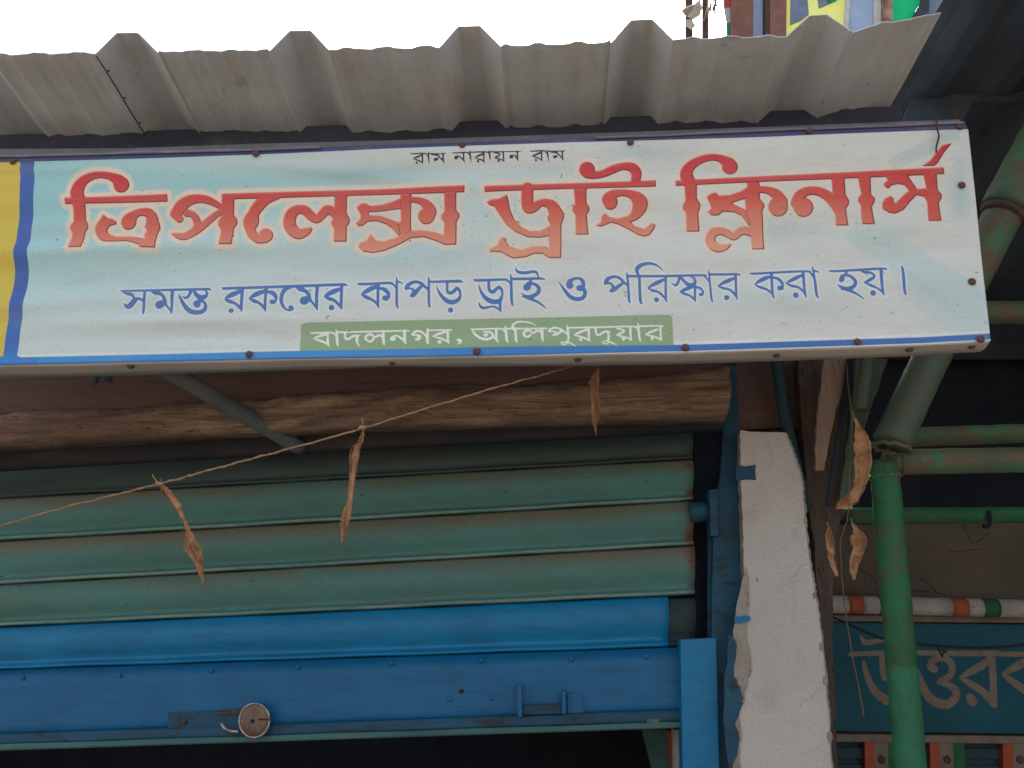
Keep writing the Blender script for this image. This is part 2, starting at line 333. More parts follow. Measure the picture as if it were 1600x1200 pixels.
# seam heights at x=0 and at x=1080 (photograph), top to bottom
seams = [(640, 588), (688, 630), (734, 672), (779, 718), (846, 783), (914, 853), (980, 930), (1047, 1011)]
depth = [YW+.26, YW+.15, YW+.05, YW, YW, YW, YW, YW]
def sy(s, x): return lerp(s[0], s[1], x/1080)
prof = [(0, .000), (.05, .004), (.15, .010), (.28, .0145), (.42, .0155), (.56, .012), (.68, .006), (.77, .000), (.84, -.002), (.88, .005), (.915, .0105), (.95, .0115), (.975, .006), (1.0, -.010)]
def slat(i, s0, s1, Y0, Y1, mat, xr_=XRr):
    nx = 70; vs_, fs, al, ed = [], [], [], []
    for a_ in range(nx+1):
        x = lerp(XL, xr_, a_/nx); A, B = P(x, sy(s0, x), Y0), P(x, sy(s1, x), Y1)
        wob = .0012*math.sin(a_*.9+i*2)+.0010*math.sin(a_*.37+i)+random.uniform(-.0006, .0006)
        for t, d in prof:
            v = A.lerp(B, t); v.y -= d*.95+wob*(1-abs(2*t-1)); v.z += .0006*math.sin(a_*.5+i*3)
            vs_.append(v); al.append(t); ed.append(max(0, 1-(xr_-x)/60))
    m = len(prof)
    for a_ in range(nx):
        for k in range(m-1): fs.append((a_*m+k, a_*m+k+1, (a_+1)*m+k+1, (a_+1)*m+k))
    me = bpy.data.meshes.new('slat'); me.from_pydata([tuple(v) for v in vs_], [], fs); me.update()
    for nm, dat in (('along', al), ('edge', ed)):
        at = me.attributes.new(nm, 'FLOAT', 'POINT'); at.data.foreach_set('value', dat)
    o = link('slat', me, mat, sh, True)
    md = o.modifiers.new('sheet', 'SOLIDIFY'); md.thickness = .0012; md.offset = -1
    return o
for i in range(len(seams)-1):
    last = i == len(seams)-2
    o = slat(i, seams[i], seams[i+1], depth[i], depth[i+1], M['blue2'] if last else M['shaded_slat'] if i < 3 else M['green_slat'], XRr-40 if last else XRr+random.uniform(-3, 3))
    if last: o['label'] = 'bright blue painted slat'
slat(50, (983, 934), (1047, 1011), YW+.006, YW+.006, M['dark_end'], XRr+2)['label'] = 'unpainted dark end of the lowest slat'
# bottom plate: a flat blue sheet, a fold line, then the angle flange
def strip(name, t0, t1, Y0, Y1, mat, x0=XL, x1=1100, th=.002, nx=40):
    vs_, fs = [], []
    for a_ in range(nx+1):
        x = lerp(x0, x1, a_/nx)
        A, B = P(x, sy(t0, x), Y0), P(x, sy(t1, x), Y1)
        wob = .0015*math.sin(a_*.8)+.001*math.sin(a_*1.9+1)
        for t in (0, .25, .5, .75, 1):
            v = A.lerp(B, t); v.y += wob*(1-abs(2*t-1)); vs_.append(v)
    for a_ in range(nx):
        for k in range(4): fs.append((a_*5+k, a_*5+k+1, (a_+1)*5+k+1, (a_+1)*5+k))
    o = mesh(name, vs_, fs, mat, sh, True); md = o.modifiers.new('sheet', 'SOLIDIFY'); md.thickness = th
    return o
strip('bottom_plate', (1047, 1011), (1160, 1124), YW-.001, YW-.003, M['blue'])
strip('stiffener', (1147, 1108), (1163, 1126), YW-.010, YW-.012, M['darkblue'], th=.003)
strip('bottom_flange', (1163, 1127), (1172, 1136), YW-.013, YW-.014, M['bottom_green'], th=.004)
fl0, fl1 = P(XL, sy((1173, 1137), XL), YW-.014), P(1100, sy((1173, 1137), 1100), YW-.014)
vs_ = [fl0, fl1, fl1+Vector((0, .045, .001)), fl0+Vector((0, .045, .001))]
vs_ += [v+Vector((0, 0, .004)) for v in vs_]
mesh('bottom_flange', vs_, [(0, 1, 2, 3), (7, 6, 5, 4), (0, 4, 5, 1), (1, 5, 6, 2), (2, 6, 7, 3), (3, 7, 4, 0)], M['bottom_green'], sh)
def disc(name, c, r, th, mat, parent, nrm=Vector((0, -1, 0)), seg=20, dome=.5):
    """domed disc with its face turned to nrm"""
    q = nrm.normalized().to_track_quat('Z', 'Y').to_matrix(); vs_ = []; fs = []
    rings = [(1.0, 0), (1.0, .5), (.92, .8), (.6, 1.0)]
    for rr, h in rings:
        for k in range(seg):
            a_ = 2*math.pi*k/seg; vs_.append(c+q@Vector((math.cos(a_)*r*rr, math.sin(a_)*r*rr, h*th)))
    for j in range(len(rings)-1):
        for k in range(seg): fs.append((j*seg+k, j*seg+(k+1) % seg, (j+1)*seg+(k+1) % seg, (j+1)*seg+k))
    fs.append(tuple(range((len(rings)-1)*seg, len(rings)*seg))); fs.append(tuple(range(seg))[::-1])
    return mesh(name, vs_, fs, mat, parent, True)
for x, y in [(35, 1059), (187, 1055), (330, 1047), (465, 1042), (612, 1036), (752, 1032), (893, 1029), (1010, 1026), (702, 1093), (768, 1091), (-90, 1063)]:
    disc('rivet', P(x, y, YW-.006), .0055, .003, M['blue'], sh, seg=10)
disc('keyhole', P(721, 1080, YW-.0065), .006, .0012, M['black'], sh, seg=10)['label'] = 'small dark hole with chipped rim'
# padlock cover disc with ring and its bent hook
c = P(399, 1125, YW-.03)
disc('padlock_disc', c, .0365, .008, M['padlock'], sh, Vector((-.12, -1, -.1)), 32)
q = Vector((-.12, -1, -.1)).normalized().to_track_quat('Z', 'Y').to_matrix()
tube('padlock_rim', [c+q@Vector((math.cos(t)*.0375, math.sin(t)*.0375, .005)) for t in np.linspace(0, 2*math.pi, 33)], .0026, M['lockrim'], sh, 8)
tube('padlock_stem', [c+Vector((.004, -.004, 0)), c+Vector((.004, .035, 0))], .012, M['iron'], sh, 12)
tube('key_slot', [P(404, 1124, YW-.0395), P(418, 1124, YW-.0395)], .0022, M['black'], sh, 6)
disc('key_hole', P(394, 1127, YW-.0395), .0045, .001, M['black'], sh, Vector((-.12, -1, -.1)), 12)
tube('screw', [P(288, 1127, YW-.013), P(288, 1127, YW-.017)], .006, M['iron'], sh, 10)
hk = [(372, 1143), (360, 1142), (350, 1137), (346, 1130)]
tube('hook', [Vector(P(x, y, YW-.028)) for x, y in crom(hk, 4)], .0034, M['lockrim'], sh, 8)
prism('hasp_plate', [(262, 1114), (375, 1109), (375, 1136), (262, 1142)], YW-.013, .006, M['darkblue'], sh, .001)
prism('hasp_bar', [(340, 1112), (380, 1109), (380, 1114), (340, 1117)], YW-.018, .004, M['iron'], sh)
# lock bracket
prism('bracket_tab', [(808, 1072), (815, 1071), (816, 1120), (809, 1121)], YW-.036, .034, M['blue'], sh, .001)
prism('bracket_tab', [(878, 1080), (884, 1079), (884, 1115), (878, 1116)], YW-.036, .034, M['blue'], sh, .001)
prism('bracket_bolt', [(816, 1102), (878, 1100), (878, 1115), (816, 1117)], YW-.022, .014, M['darkblue'], sh, .001)
prism('bracket_plate', [(886, 1083), (911, 1082), (912, 1114), (887, 1115)], YW-.008, .006, M['blue'], sh, .001)
prism('spot_weld', [(1010, 1124), (1030, 1123), (1031, 1134), (1012, 1137)], YW-.0165, .003, M['bottom_green'], sh)
# guide channel on the right, its axle and blocks
gd = thing('shutter_guide', 'blue steel guide channel of the shutter beside the white pillar', 'guide channel', P(1110, 1180, YW))
prism('guide_back', [(1084, 640), (1135, 636), (1135, 1290), (1088, 1290)], YW+.10, .01, M['navy'], gd)  # navy sheet, coloured to stand for the dark gap beside the shutter
prism('guide_flange', [(1132, 570), (1150, 570), (1156, 700), (1163, 870), (1166, 930), (1153, 975), (1150, 1290), (1112, 1290), (1112, 1000), (1113, 900), (1116, 800), (1126, 740), (1131, 660)], YW-.03, .012, M['darkblue'], gd, .001)
prism('guide_lip', [(1106, 768), (1124, 767), (1122, 900), (1116, 1000), (1106, 1000)], YW+.0, .01, M['darkblue'], gd, .001)
prism('guide_cover', [(1063, 999), (1120, 996), (1127, 1290), (1068, 1290)], YW-.045, .05, M['blue2'], gd, .003)
tube('axle', [P(1078, 801, YW-.01), P(1112, 799, YW-.01)], .026, M['darkblue'], gd, 20)
prism('axle_block', [(1108, 765), (1122, 763), (1124, 838), (1110, 838)], YW-.045, .05, M['darkblue'], gd, .003)
# things seen inside the doorway
ins = thing('leaning_board', 'green board with orange edge standing in the dark doorway beside the shutter guide', 'board', P(1040, 1290, 2.3))
prism('board', [(1003, 1140), (1042, 1140), (1062, 1290), (1042, 1290)], 2.42, .02, M['bottom_green'], ins)
prism('board_edge', [(1042, 1142), (1053, 1142), (1070, 1290), (1060, 1290)], 2.415, .02, M['bandred'], ins)
o = prism('door_frame', [(1052, 1140), (1064, 1140), (1070, 1290), (1056, 1290)], YW+.06, .03, M['bandwhite']); tag(o, 'narrow pale wooden strip inside the doorway next to the blue guide cover', 'door frame')
o = mesh('grey_cloth', [P(180, 1186, 2.3), P(960, 1172, 2.5), P(960, 1240, 2.5), P(180, 1250, 2.3)], [(0, 1, 2, 3)], M['black']) if False else None

# ------------------------------------------------------------------ timbers between sign and shutter
def beam(name, top, bot, Y, mat, label, cat, bulge=.02, x0=-170, x1=1150, nx=220, rough=.004, th=.06, nt_=14, edge=0.0, parent=None):
    vs_, fs = [], []
    ph = [random.uniform(0, 6) for _ in range(6)]
    for a_ in range(nx+1):
        x = lerp(x0, x1, a_/nx)
        yt = np.interp(x, [p[0] for p in top], [p[1] for p in top]); yb = np.interp(x, [p[0] for p in bot], [p[1] for p in bot])
        yt += edge*(math.sin(x*.031+ph[0])+.6*math.sin(x*.11+ph[1])+.5*random.uniform(-1, 1))
        for k in range(nt_+1):
            t = k/nt_; v = P(x, lerp(yt, yb, t), Y); s_ = math.sqrt(max(0, 1-(2*t-1)**2))
            v.y -= bulge*s_
            v.y += rough*(math.sin(x*.012+t*9+ph[2])+.5*math.sin(x*.045+t*17+ph[3])+.3*random.uniform(-1, 1))*.5
            vs_.append(v)
    n = nt_+1
    for a_ in range(nx):
        for k in range(nt_): fs.append((a_*n+k, a_*n+k+1, (a_+1)*n+k+1, (a_+1)*n+k))
    me = bpy.data.meshes.new(name); me.from_pydata([tuple(v) for v in vs_], [], fs); me.update()
    o = link(name, me, mat, parent, True); md = o.modifiers.new('t', 'SOLIDIFY'); md.thickness = th; md.offset = -1
    if label: tag(o, label, cat)
    return o
beam('board', [(-170, 560), (1150, 530)], [(-170, 660), (0, 652), (330, 633), (560, 620), (920, 601), (1150, 590)], 1.88, M['wood_red'],
     'red brown painted board running under the sign above the splintered timber', 'board', bulge=.002, rough=.001, th=.02, edge=0, x1=1131)
beam('timber', [(-170, 655), (0, 650), (200, 641), (330, 631), (560, 617), (640, 606), (920, 598), (1150, 575)], [(-170, 716), (0, 706), (560, 676), (1150, 660)], 1.92, M['wood_tan'],
     'rough splintered round timber lintel above the green shutter slats', 'timber', bulge=.08, rough=.009, th=.05, edge=2.4, x1=1131)
beam('shade_strip', [(-170, 690), (0, 680), (560, 652), (1128, 640)], [(-170, 748), (0, 737), (560, 704), (1128, 674)], 2.0, M['near_black'], None, None, bulge=.025, rough=.001, th=.02, edge=0, x1=1128, parent=sh)  # dark strip added for the shade between timber and slats
# little splinters on the timber
for k in range(26):
    x = random.uniform(-50, 1000); y = lerp(668, 622, (x+50)/1050)+random.uniform(-16, 18); ln = random.uniform(30, 120)
    o = prism('splinter', [(x, y), (x+ln*.5, y-ln*.02-1.4), (x+ln, y-ln*.035), (x+ln*.5, y-ln*.01+1.6)], 1.868+random.uniform(0, .004), .008, M['wood_tan'], bpy.data.objects['timber'])
    o.matrix_parent_inverse = Matrix()
tube_ = pipe('awning_strut', (232, 560), (470, 700), 1.60, 1.98, 28, M['strut']); tag(tube_, 'thin grey blue strut running back from under the sign over the timber', 'strut')
# blue paint marks on the board
mk = thing('paint_mark', 'small dark blue painted marks on the red brown board just under the sign', 'paint mark', P(155, 590, 1.875))
for pts in ([(152, 580), (150, 590), (147, 600)], [(147, 583), (158, 584)], [(166, 578), (164, 596)], [(164, 588), (171, 586), (170, 596)]):
    c2 = crom(pts, 3); l_ = [(x-2.2, y) for x, y in c2]+[(x+2.2, y+1) for x, y in c2[::-1]]
    prism('mark', l_, 1.875, .0012, M['darkblue'], mk)

# ------------------------------------------------------------------ the corrugated canopy sheet
cz = thing('canopy_roof', 'ribbed grey tin canopy sheet sticking out over the long Bengali shop sign', 'canopy', P(700, 80, 1.36))
YF = 1.49
def edge_y(x): return np.interp(x, [-300, 0, 100, 330, 600, 850, 1100, 1225, 1330, 1375, 1427, 1469], [92, 86, 84, 80, 76, 70, 60, 57, 50, 37, 30, 20])
ribs = [(-115, -78, -48, -16), (150, 184, 216, 249), (424, 456, 487, 517), (687, 718, 750, 783), (953, 985, 1016, 1050), (1225, 1262, 1289, 1330)]
ribh = [34, 31, 30, 32, 33, 30]
xs = []; 
for x in np.arange(-290, 1470, 9.0): xs.append((x, None))
prof2 = []
for x, _ in xs:
    y = edge_y(x); rib = False
    for (a_, b_, c_, d_), h in zip(ribs, ribh):
        if a_ < x < d_: rib = True
    if not rib: prof2.append((x, y+.8*math.sin(x*.11)-2.6*(math.sin(x*.105+1.2) > .35)))
for (a_, b_, c_, d_), h in zip(ribs, ribh):
    prof2 += [(a_, edge_y(a_)+1), (a_+4, edge_y(a_)-2.5), (b_-3, edge_y(b_)-h+2.5), (b_, edge_y(b_)-h), (c_, edge_y(c_)-h), (c_+3, edge_y(c_)-h+2), (d_-4, edge_y(d_)-2.5), (d_, edge_y(d_)+1)]
prof2 += [(1469, 20)]
prof2.sort()
slope = -.155
front = [P(x, y, YF) for x, y in prof2]
ny = 30; vs_, fs = [], []; n = len(front)
for j in range(ny+1):
    t = j/ny; dY = lerp(0, 1.25, t)
    for i, v in enumerate(front):
        wv = .004*math.sin(v.x*7+t*3)+.0022*math.sin(v.x*31+t*11)*math.sin(t*40+v.x*3)
        vs_.append((v.x+.004*math.sin(t*5+v.x*3)-.015*t, v.y+dY, v.z+slope*dY+wv*min(1, t*4)))
for j in range(ny):
    for i in range(n-1): fs.append((j*n+i, j*n+i+1, (j+1)*n+i+1, (j+1)*n+i))
me = bpy.data.meshes.new('roof_sheet'); me.from_pydata(vs_, [], fs); me.update()
o = link('roof_sheet', me, M['tin'], cz); md = o.modifiers.new('t', 'SOLIDIFY'); md.thickness = .0022; md.offset = 0
# overlap seam of the second sheet, running back along the second rib
sa, sb = P(151, 86, YF+.002), None
pts = [Vector((sa.x+.001*math.sin(k), sa.y+.04*k, sa.z-.0035+slope*.04*k)) for k in range(14)]
tube('sheet_lap', pts, .0016, M['dark_tin'], cz, 6)
for k in range(7):
    v = pts[k*2-1 if k else 1]; disc('rivet', Vector((v.x+.006, v.y, v.z)), .003, .0015, M['dark_tin'], cz, Vector((0, 0, -1)), 8)
pu0 = [(-220, 233), (0, 232), (200, 231), (400, 224), (600, 219), (1000, 205), (1500, 186)]
pu1 = [(-220, 214), (0, 210), (400, 199), (700, 190), (1000, 181), (1408, 165)]
prism('beam', pu1+[(1404, 260), (-220, 300)], 1.735, .04, M['beam'], cz, .002)  # dark beam added for the shade between canopy and sign top
o = prism('purlin', pu0+[(x, y+26) for x, y in pu0[::-1]], 1.690, .04, M['purlin'], cz, .002)

# ------------------------------------------------------------------ lettering (strokes x, y, radius in the units of each tracing)
def Sx(o, s, strokes): return [('S', [(o[0]+x/s, o[1]+y/s, r/s) for x, y, r in st]) for st in strokes]
def Px(o, s, polys): return [('P', [(o[0]+x/s, o[1]+y/s) for x, y in p]) for p in polys]
A_, B_, C_, D_, E_ = (80, 210), (420, 210), (740, 210), (1040, 210), (1200, 180)
T = []
T += Sx(A_, 4, [[(168, 395, 42), (165, 340, 42), (195, 292, 32), (250, 262, 24), (310, 253, 21), (370, 262, 24), (420, 288, 38), (437, 312, 48)], [(436, 312, 50), (437, 314, 50)],
  [(478, 560, 36), (487, 546, 48), (500, 520, 36), (545, 489, 26), (600, 487, 30), (630, 520, 36), (636, 580, 44)],
  [(322, 545, 22), (312, 595, 38), (335, 640, 32), (400, 658, 20), (480, 657, 18), (550, 672, 24), (610, 688, 28)],
  [(780, 492, 38), (812, 445, 40), (860, 412, 34), (920, 400, 28), (980, 410, 25), (1040, 440, 20), (1080, 470, 16)], [(775, 495, 30), (803, 530, 25)],
  [(850, 492, 25), (885, 502, 22), (908, 535, 24), (915, 578, 26), (890, 612, 28)],
  [(1070, 470, 20), (1005, 522, 24), (945, 575, 24), (890, 615, 28), (840, 642, 28), (800, 638, 22), (775, 628, 13), (757, 624, 6)],
  [(1420, 383, 20), (1340, 405, 36), (1288, 455, 38), (1262, 500, 38), (1250, 545, 50), (1245, 590, 32), (1262, 630, 31), (1300, 660, 28), (1340, 652, 34)], [(1343, 634, 46), (1344, 635, 46)]])
T += Px(A_, 4, [[(88, 400), (725, 370), (727, 420), (90, 440)], [(135, 390), (215, 385), (218, 535), (232, 560), (232, 590), (215, 612), (203, 715), (118, 718), (133, 612), (118, 590), (120, 570), (140, 545)],
  [(602, 530), (668, 530), (682, 565), (684, 592), (668, 625), (660, 718), (570, 716), (548, 695), (592, 655), (582, 625), (600, 600), (583, 580)],
  [(325, 497), (300, 540), (280, 600), (350, 600), (370, 574), (408, 565), (412, 548), (385, 530), (352, 522)],
  [(1063, 370), (1145, 365), (1142, 500), (1165, 535), (1165, 562), (1145, 590), (1135, 695), (1052, 695), (1062, 600), (1043, 565), (1045, 540), (1063, 510)]])
T += Px(B_, 4, [[(-297, 368), (1225, 320), (1222, 362), (-297, 407)],
  [(410, 375), (490, 370), (487, 490), (508, 530), (506, 555), (488, 580), (487, 670), (405, 672), (408, 590), (388, 560), (392, 540), (408, 510)],
  [(548, 455), (575, 430), (605, 428), (630, 445), (700, 440), (780, 415), (830, 390), (830, 466), (700, 485), (625, 490), (628, 505), (700, 510), (812, 552), (830, 640), (805, 628), (770, 590), (735, 565), (680, 545), (620, 548), (590, 572), (560, 577), (543, 556), (572, 530), (573, 500)],
  [(820, 370), (890, 368), (890, 608), (830, 640), (812, 552), (826, 540)],
  [(635, 622), (665, 660), (720, 668), (800, 640), (880, 603), (950, 598), (1030, 608), (1105, 632), (1105, 692), (1050, 668), (970, 642), (890, 648), (800, 695), (720, 728), (650, 742), (590, 732), (555, 700), (570, 675), (610, 665)],
  [(1095, 360), (1172, 358), (1172, 470), (1192, 495), (1192, 520), (1175, 545), (1172, 688), (1098, 690), (1092, 640), (1097, 550), (1075, 525), (1078, 500), (1097, 480)]])
T += Sx(B_, 4, [[(262, 592, 12), (235, 610, 26), (190, 624, 34), (150, 600, 38), (130, 555, 40), (140, 500, 38), (180, 470, 30), (225, 474, 30), (262, 508, 30), (300, 532, 26), (335, 500, 30), (360, 472, 30), (390, 478, 30), (420, 500, 30)],
  [(880, 405, 20), (940, 412, 22), (985, 440, 32), (1008, 480, 40), (988, 508, 52)], [(985, 510, 53), (986, 511, 53)]])
T += Px(C_, 4, [[(65, 325), (1138, 285), (1140, 328), (68, 362)],
  [(80, 420), (110, 405), (165, 398), (208, 375), (218, 410), (228, 470), (255, 530), (300, 578), (350, 603), (410, 602), (455, 580), (482, 560), (482, 635), (420, 648), (340, 645), (260, 610), (200, 560), (160, 500), (128, 450), (98, 442)],
  [(490, 430), (535, 445), (560, 485), (568, 512), (550, 560), (548, 772), (475, 772), (430, 745), (380, 745), (330, 765), (250, 775), (205, 755), (170, 735), (98, 732), (100, 715), (150, 690), (165, 650), (190, 640), (205, 670), (225, 700), (300, 722), (370, 700), (440, 700), (475, 715), (468, 640), (478, 560), (458, 520), (475, 490), (455, 450)],
  [(625, 340), (707, 335), (705, 430), (725, 460), (723, 480), (708, 500), (718, 627), (638, 628), (635, 500), (615, 475), (618, 455), (632, 435)],
  [(820, 490), (850, 515), (900, 522), (960, 515), (985, 545), (1005, 570), (1070, 590), (1110, 552), (1138, 560), (1130, 590), (1100, 630), (1070, 640), (1030, 630), (960, 590), (900, 560), (860, 550), (800, 575), (762, 570), (770, 560), (795, 545), (800, 510)]])
T += Sx(C_, 4, [[(336, 340, 38), (336, 430, 38), (345, 462, 34), (380, 455, 30), (415, 432, 24), (455, 430, 26), (495, 455, 36), (515, 505, 44)],
  [(708, 220, 48), (715, 240, 36), (755, 254, 25), (810, 246, 24), (870, 220, 27), (930, 202, 24), (985, 206, 30), (1018, 240, 32), (1010, 295, 30)], [(708, 220, 49), (709, 221, 49)],
  [(855, 428, 45), (838, 405, 36), (870, 378, 30), (930, 368, 24), (990, 380, 30), (1030, 412, 44), (1040, 445, 48), (1020, 490, 36), (985, 522, 24), (930, 532, 16)]])
T += Px(D_, 4, [[(60, 288), (1738, 205), (1743, 248), (62, 325)],
  [(115, 285), (195, 280), (195, 400), (217, 435), (217, 460), (205, 490), (213, 605), (130, 607), (128, 490), (105, 465), (107, 440), (122, 415)],
  [(255, 390), (285, 368), (315, 363), (330, 382), (400, 378), (470, 355), (515, 325), (535, 400), (495, 403), (415, 430), (500, 472), (545, 590), (520, 570), (470, 510), (430, 490), (360, 485), (330, 508), (285, 508), (262, 485), (285, 460), (272, 425)],
  [(505, 300), (585, 295), (590, 400), (612, 428), (620, 450), (605, 480), (618, 718), (538, 720), (535, 650), (545, 590), (500, 472), (495, 403), (520, 370), (510, 340)],
  [(1035, 265), (1120, 260), (1125, 375), (1147, 415), (1145, 440), (1128, 465), (1143, 570), (1062, 570), (1062, 500), (1060, 430), (1045, 390)],
  [(1200, 255), (1283, 252), (1285, 375), (1308, 400), (1306, 425), (1290, 450), (1308, 562), (1227, 563), (1218, 440), (1200, 418), (1202, 395), (1222, 370)]])
T += Sx(D_, 4, [[(140, 290, 42), (130, 240, 40), (160, 193, 32), (220, 158, 25), (290, 142, 22), (350, 153, 25), (395, 182, 40), (402, 200, 49)], [(402, 200, 50), (403, 201, 50)],
  [(585, 345, 22), (640, 350, 24), (693, 378, 34), (720, 420, 44)], [(702, 453, 62), (703, 454, 62)],
  [(400, 690, 10), (375, 705, 20), (335, 713, 28), (295, 692, 34), (280, 655, 32), (300, 612, 30), (350, 602, 25), (395, 620, 25), (430, 636, 24), (465, 606, 26), (500, 598, 26), (550, 612, 28)],
  [(812, 430, 32), (835, 385, 34), (880, 357, 29), (940, 353, 28), (1000, 377, 32), (1048, 420, 36), (1085, 470, 38)], [(860, 455, 62), (861, 456, 62)]])
T += Px(E_, 4, [[(735, 370), (870, 365), (920, 440), (930, 460), (990, 455), (990, 515), (930, 500), (890, 540), (850, 590), (800, 615), (760, 612), (715, 585), (712, 550), (730, 520), (765, 503), (785, 520), (785, 545), (800, 545), (850, 495), (880, 470), (850, 435), (810, 430), (775, 438), (750, 460), (725, 440), (728, 420), (748, 405)],
  [(970, 360), (1055, 355), (1062, 465), (1087, 492), (1087, 518), (1070, 545), (1083, 663), (1000, 665), (995, 545), (975, 505), (990, 460)],
  [(960, 320), (1010, 285), (1050, 235), (1090, 185), (1152, 172), (1100, 235), (1060, 300), (1040, 318)]])
U = []     # blue line
U += Px((180, 420), 8, [[(45, 262), (1175, 235), (1212, 270), (1140, 270), (90, 290)]])
U += Sx((180, 420), 8, [[(90, 285, 8), (140, 310, 18), (200, 322, 22), (228, 345, 18), (245, 385, 14)], [(112, 438, 8), (150, 475, 26), (190, 460, 34), (240, 405, 30), (290, 373, 18), (350, 400, 14)],
  [(372, 285, 17), (355, 520, 17), (362, 582, 4)], [(450, 288, 6), (500, 305, 22), (560, 312, 22), (600, 342, 20), (622, 400, 22), (640, 455, 14), (695, 525, 12), (712, 572, 4)], [(550, 452, 50), (575, 440, 46)], [(600, 420, 26), (560, 440, 40)],
  [(715, 280, 23), (706, 530, 14), (712, 574, 4)], [(795, 315, 5), (822, 380, 18), (870, 465, 26), (940, 532, 32), (1030, 553, 32), (1105, 530, 30), (1132, 475, 22), (1118, 425, 18), (1075, 400, 14)], [(1022, 440, 46), (1024, 442, 46)],
  [(842, 348, 6), (880, 365, 16), (920, 340, 18), (945, 285, 20)], [(990, 280, 18), (1015, 325, 26), (1070, 362, 34), (1130, 345, 25), (1150, 305, 15), (1130, 278, 10)], [(1080, 370, 16), (1060, 400, 20), (1030, 430, 30)]])
U += Px((340, 420), 7.2727, [[(32, 208), (1445, 160), (1490, 198), (1440, 195), (60, 240)]])
U += Sx((340, 420), 7.2727, [[(85, 345, 7), (130, 312, 25), (190, 285, 30), (275, 250, 14)], [(85, 348, 7), (130, 370, 22), (190, 390, 16), (240, 430, 16), (280, 490, 6)], [(282, 230, 18), (273, 440, 17), (280, 497, 4)], [(157, 480, 30), (158, 480, 30)],
  [(360, 340, 7), (410, 307, 24), (470, 277, 30), (548, 250, 15)], [(362, 342, 7), (415, 368, 22), (470, 390, 16), (520, 435, 15), (552, 490, 5)], [(552, 205, 17), (543, 440, 15), (552, 494, 4)], [(560, 262, 14), (620, 272, 25), (658, 310, 24), (668, 352, 15), (650, 385, 18)], [(622, 380, 28), (623, 380, 28)],
  [(850, 205, 14), (790, 216, 26), (748, 260, 24), (727, 330, 22), (735, 400, 19), (770, 455, 14), (820, 480, 9), (850, 462, 18)], [(837, 447, 29), (838, 448, 29)],
  [(900, 212, 12), (940, 230, 28), (1000, 255, 22), (1038, 300, 22), (1050, 350, 20), (1080, 388, 13), (1125, 450, 10), (1140, 475, 4)], [(985, 367, 48), (1005, 360, 46)], [(1132, 190, 20), (1128, 420, 17), (1140, 478, 4)],
  [(1215, 320, 7), (1260, 290, 25), (1330, 257, 30), (1408, 222, 12)], [(1216, 322, 7), (1270, 345, 22), (1330, 365, 17), (1380, 415, 15), (1415, 465, 5)], [(1412, 185, 18), (1408, 420, 16), (1418, 470, 4)], [(1297, 445, 31), (1298, 445, 31)]])
U += Sx((550, 410), 8.421, [[(70, 272, 5), (110, 285, 18), (300, 280, 18), (490, 270, 18), (540, 290, 14), (575, 335, 8)], [(125, 430, 7), (180, 392, 28), (260, 347, 32), (345, 312, 20)], [(126, 432, 7), (190, 463, 26), (250, 490, 18), (310, 530, 16), (355, 600, 5)], [(345, 290, 20), (345, 550, 17), (360, 610, 4)], [(365, 340, 16), (430, 360, 28), (478, 410, 26), (487, 455, 18), (460, 490, 22)], [(438, 475, 37), (439, 475, 37)],
  [(584, 188, 4), (590, 240, 14), (590, 400, 18), (592, 560, 17), (612, 617, 4)], [(590, 247, 12), (640, 264, 11), (680, 287, 3)],
  [(715, 345, 22), (735, 302, 26), (790, 267, 23), (850, 256, 20), (910, 277, 22), (960, 322, 18), (1010, 372, 12)], [(710, 350, 18), (760, 345, 14), (800, 358, 16), (815, 385, 20), (795, 435, 24)], [(930, 300, 18), (870, 362, 26), (808, 432, 33), (770, 448, 10)],
  [(1003, 188, 4), (1012, 250, 15), (1015, 550, 17), (1035, 597, 4)], [(1255, 262, 17), (1255, 380, 18), (1290, 408, 24), (1340, 385, 24), (1380, 340, 20), (1412, 370, 20), (1427, 430, 16), (1405, 490, 24), (1340, 525, 31), (1270, 520, 30), (1200, 470, 24), (1150, 400, 17), (1125, 350, 10), (1112, 298, 4)], [(1297, 630, 35), (1298, 630, 35)]])
U += Px((550, 410), 8.421, [[(1020, 242), (1430, 228), (1472, 270), (1040, 272)]])
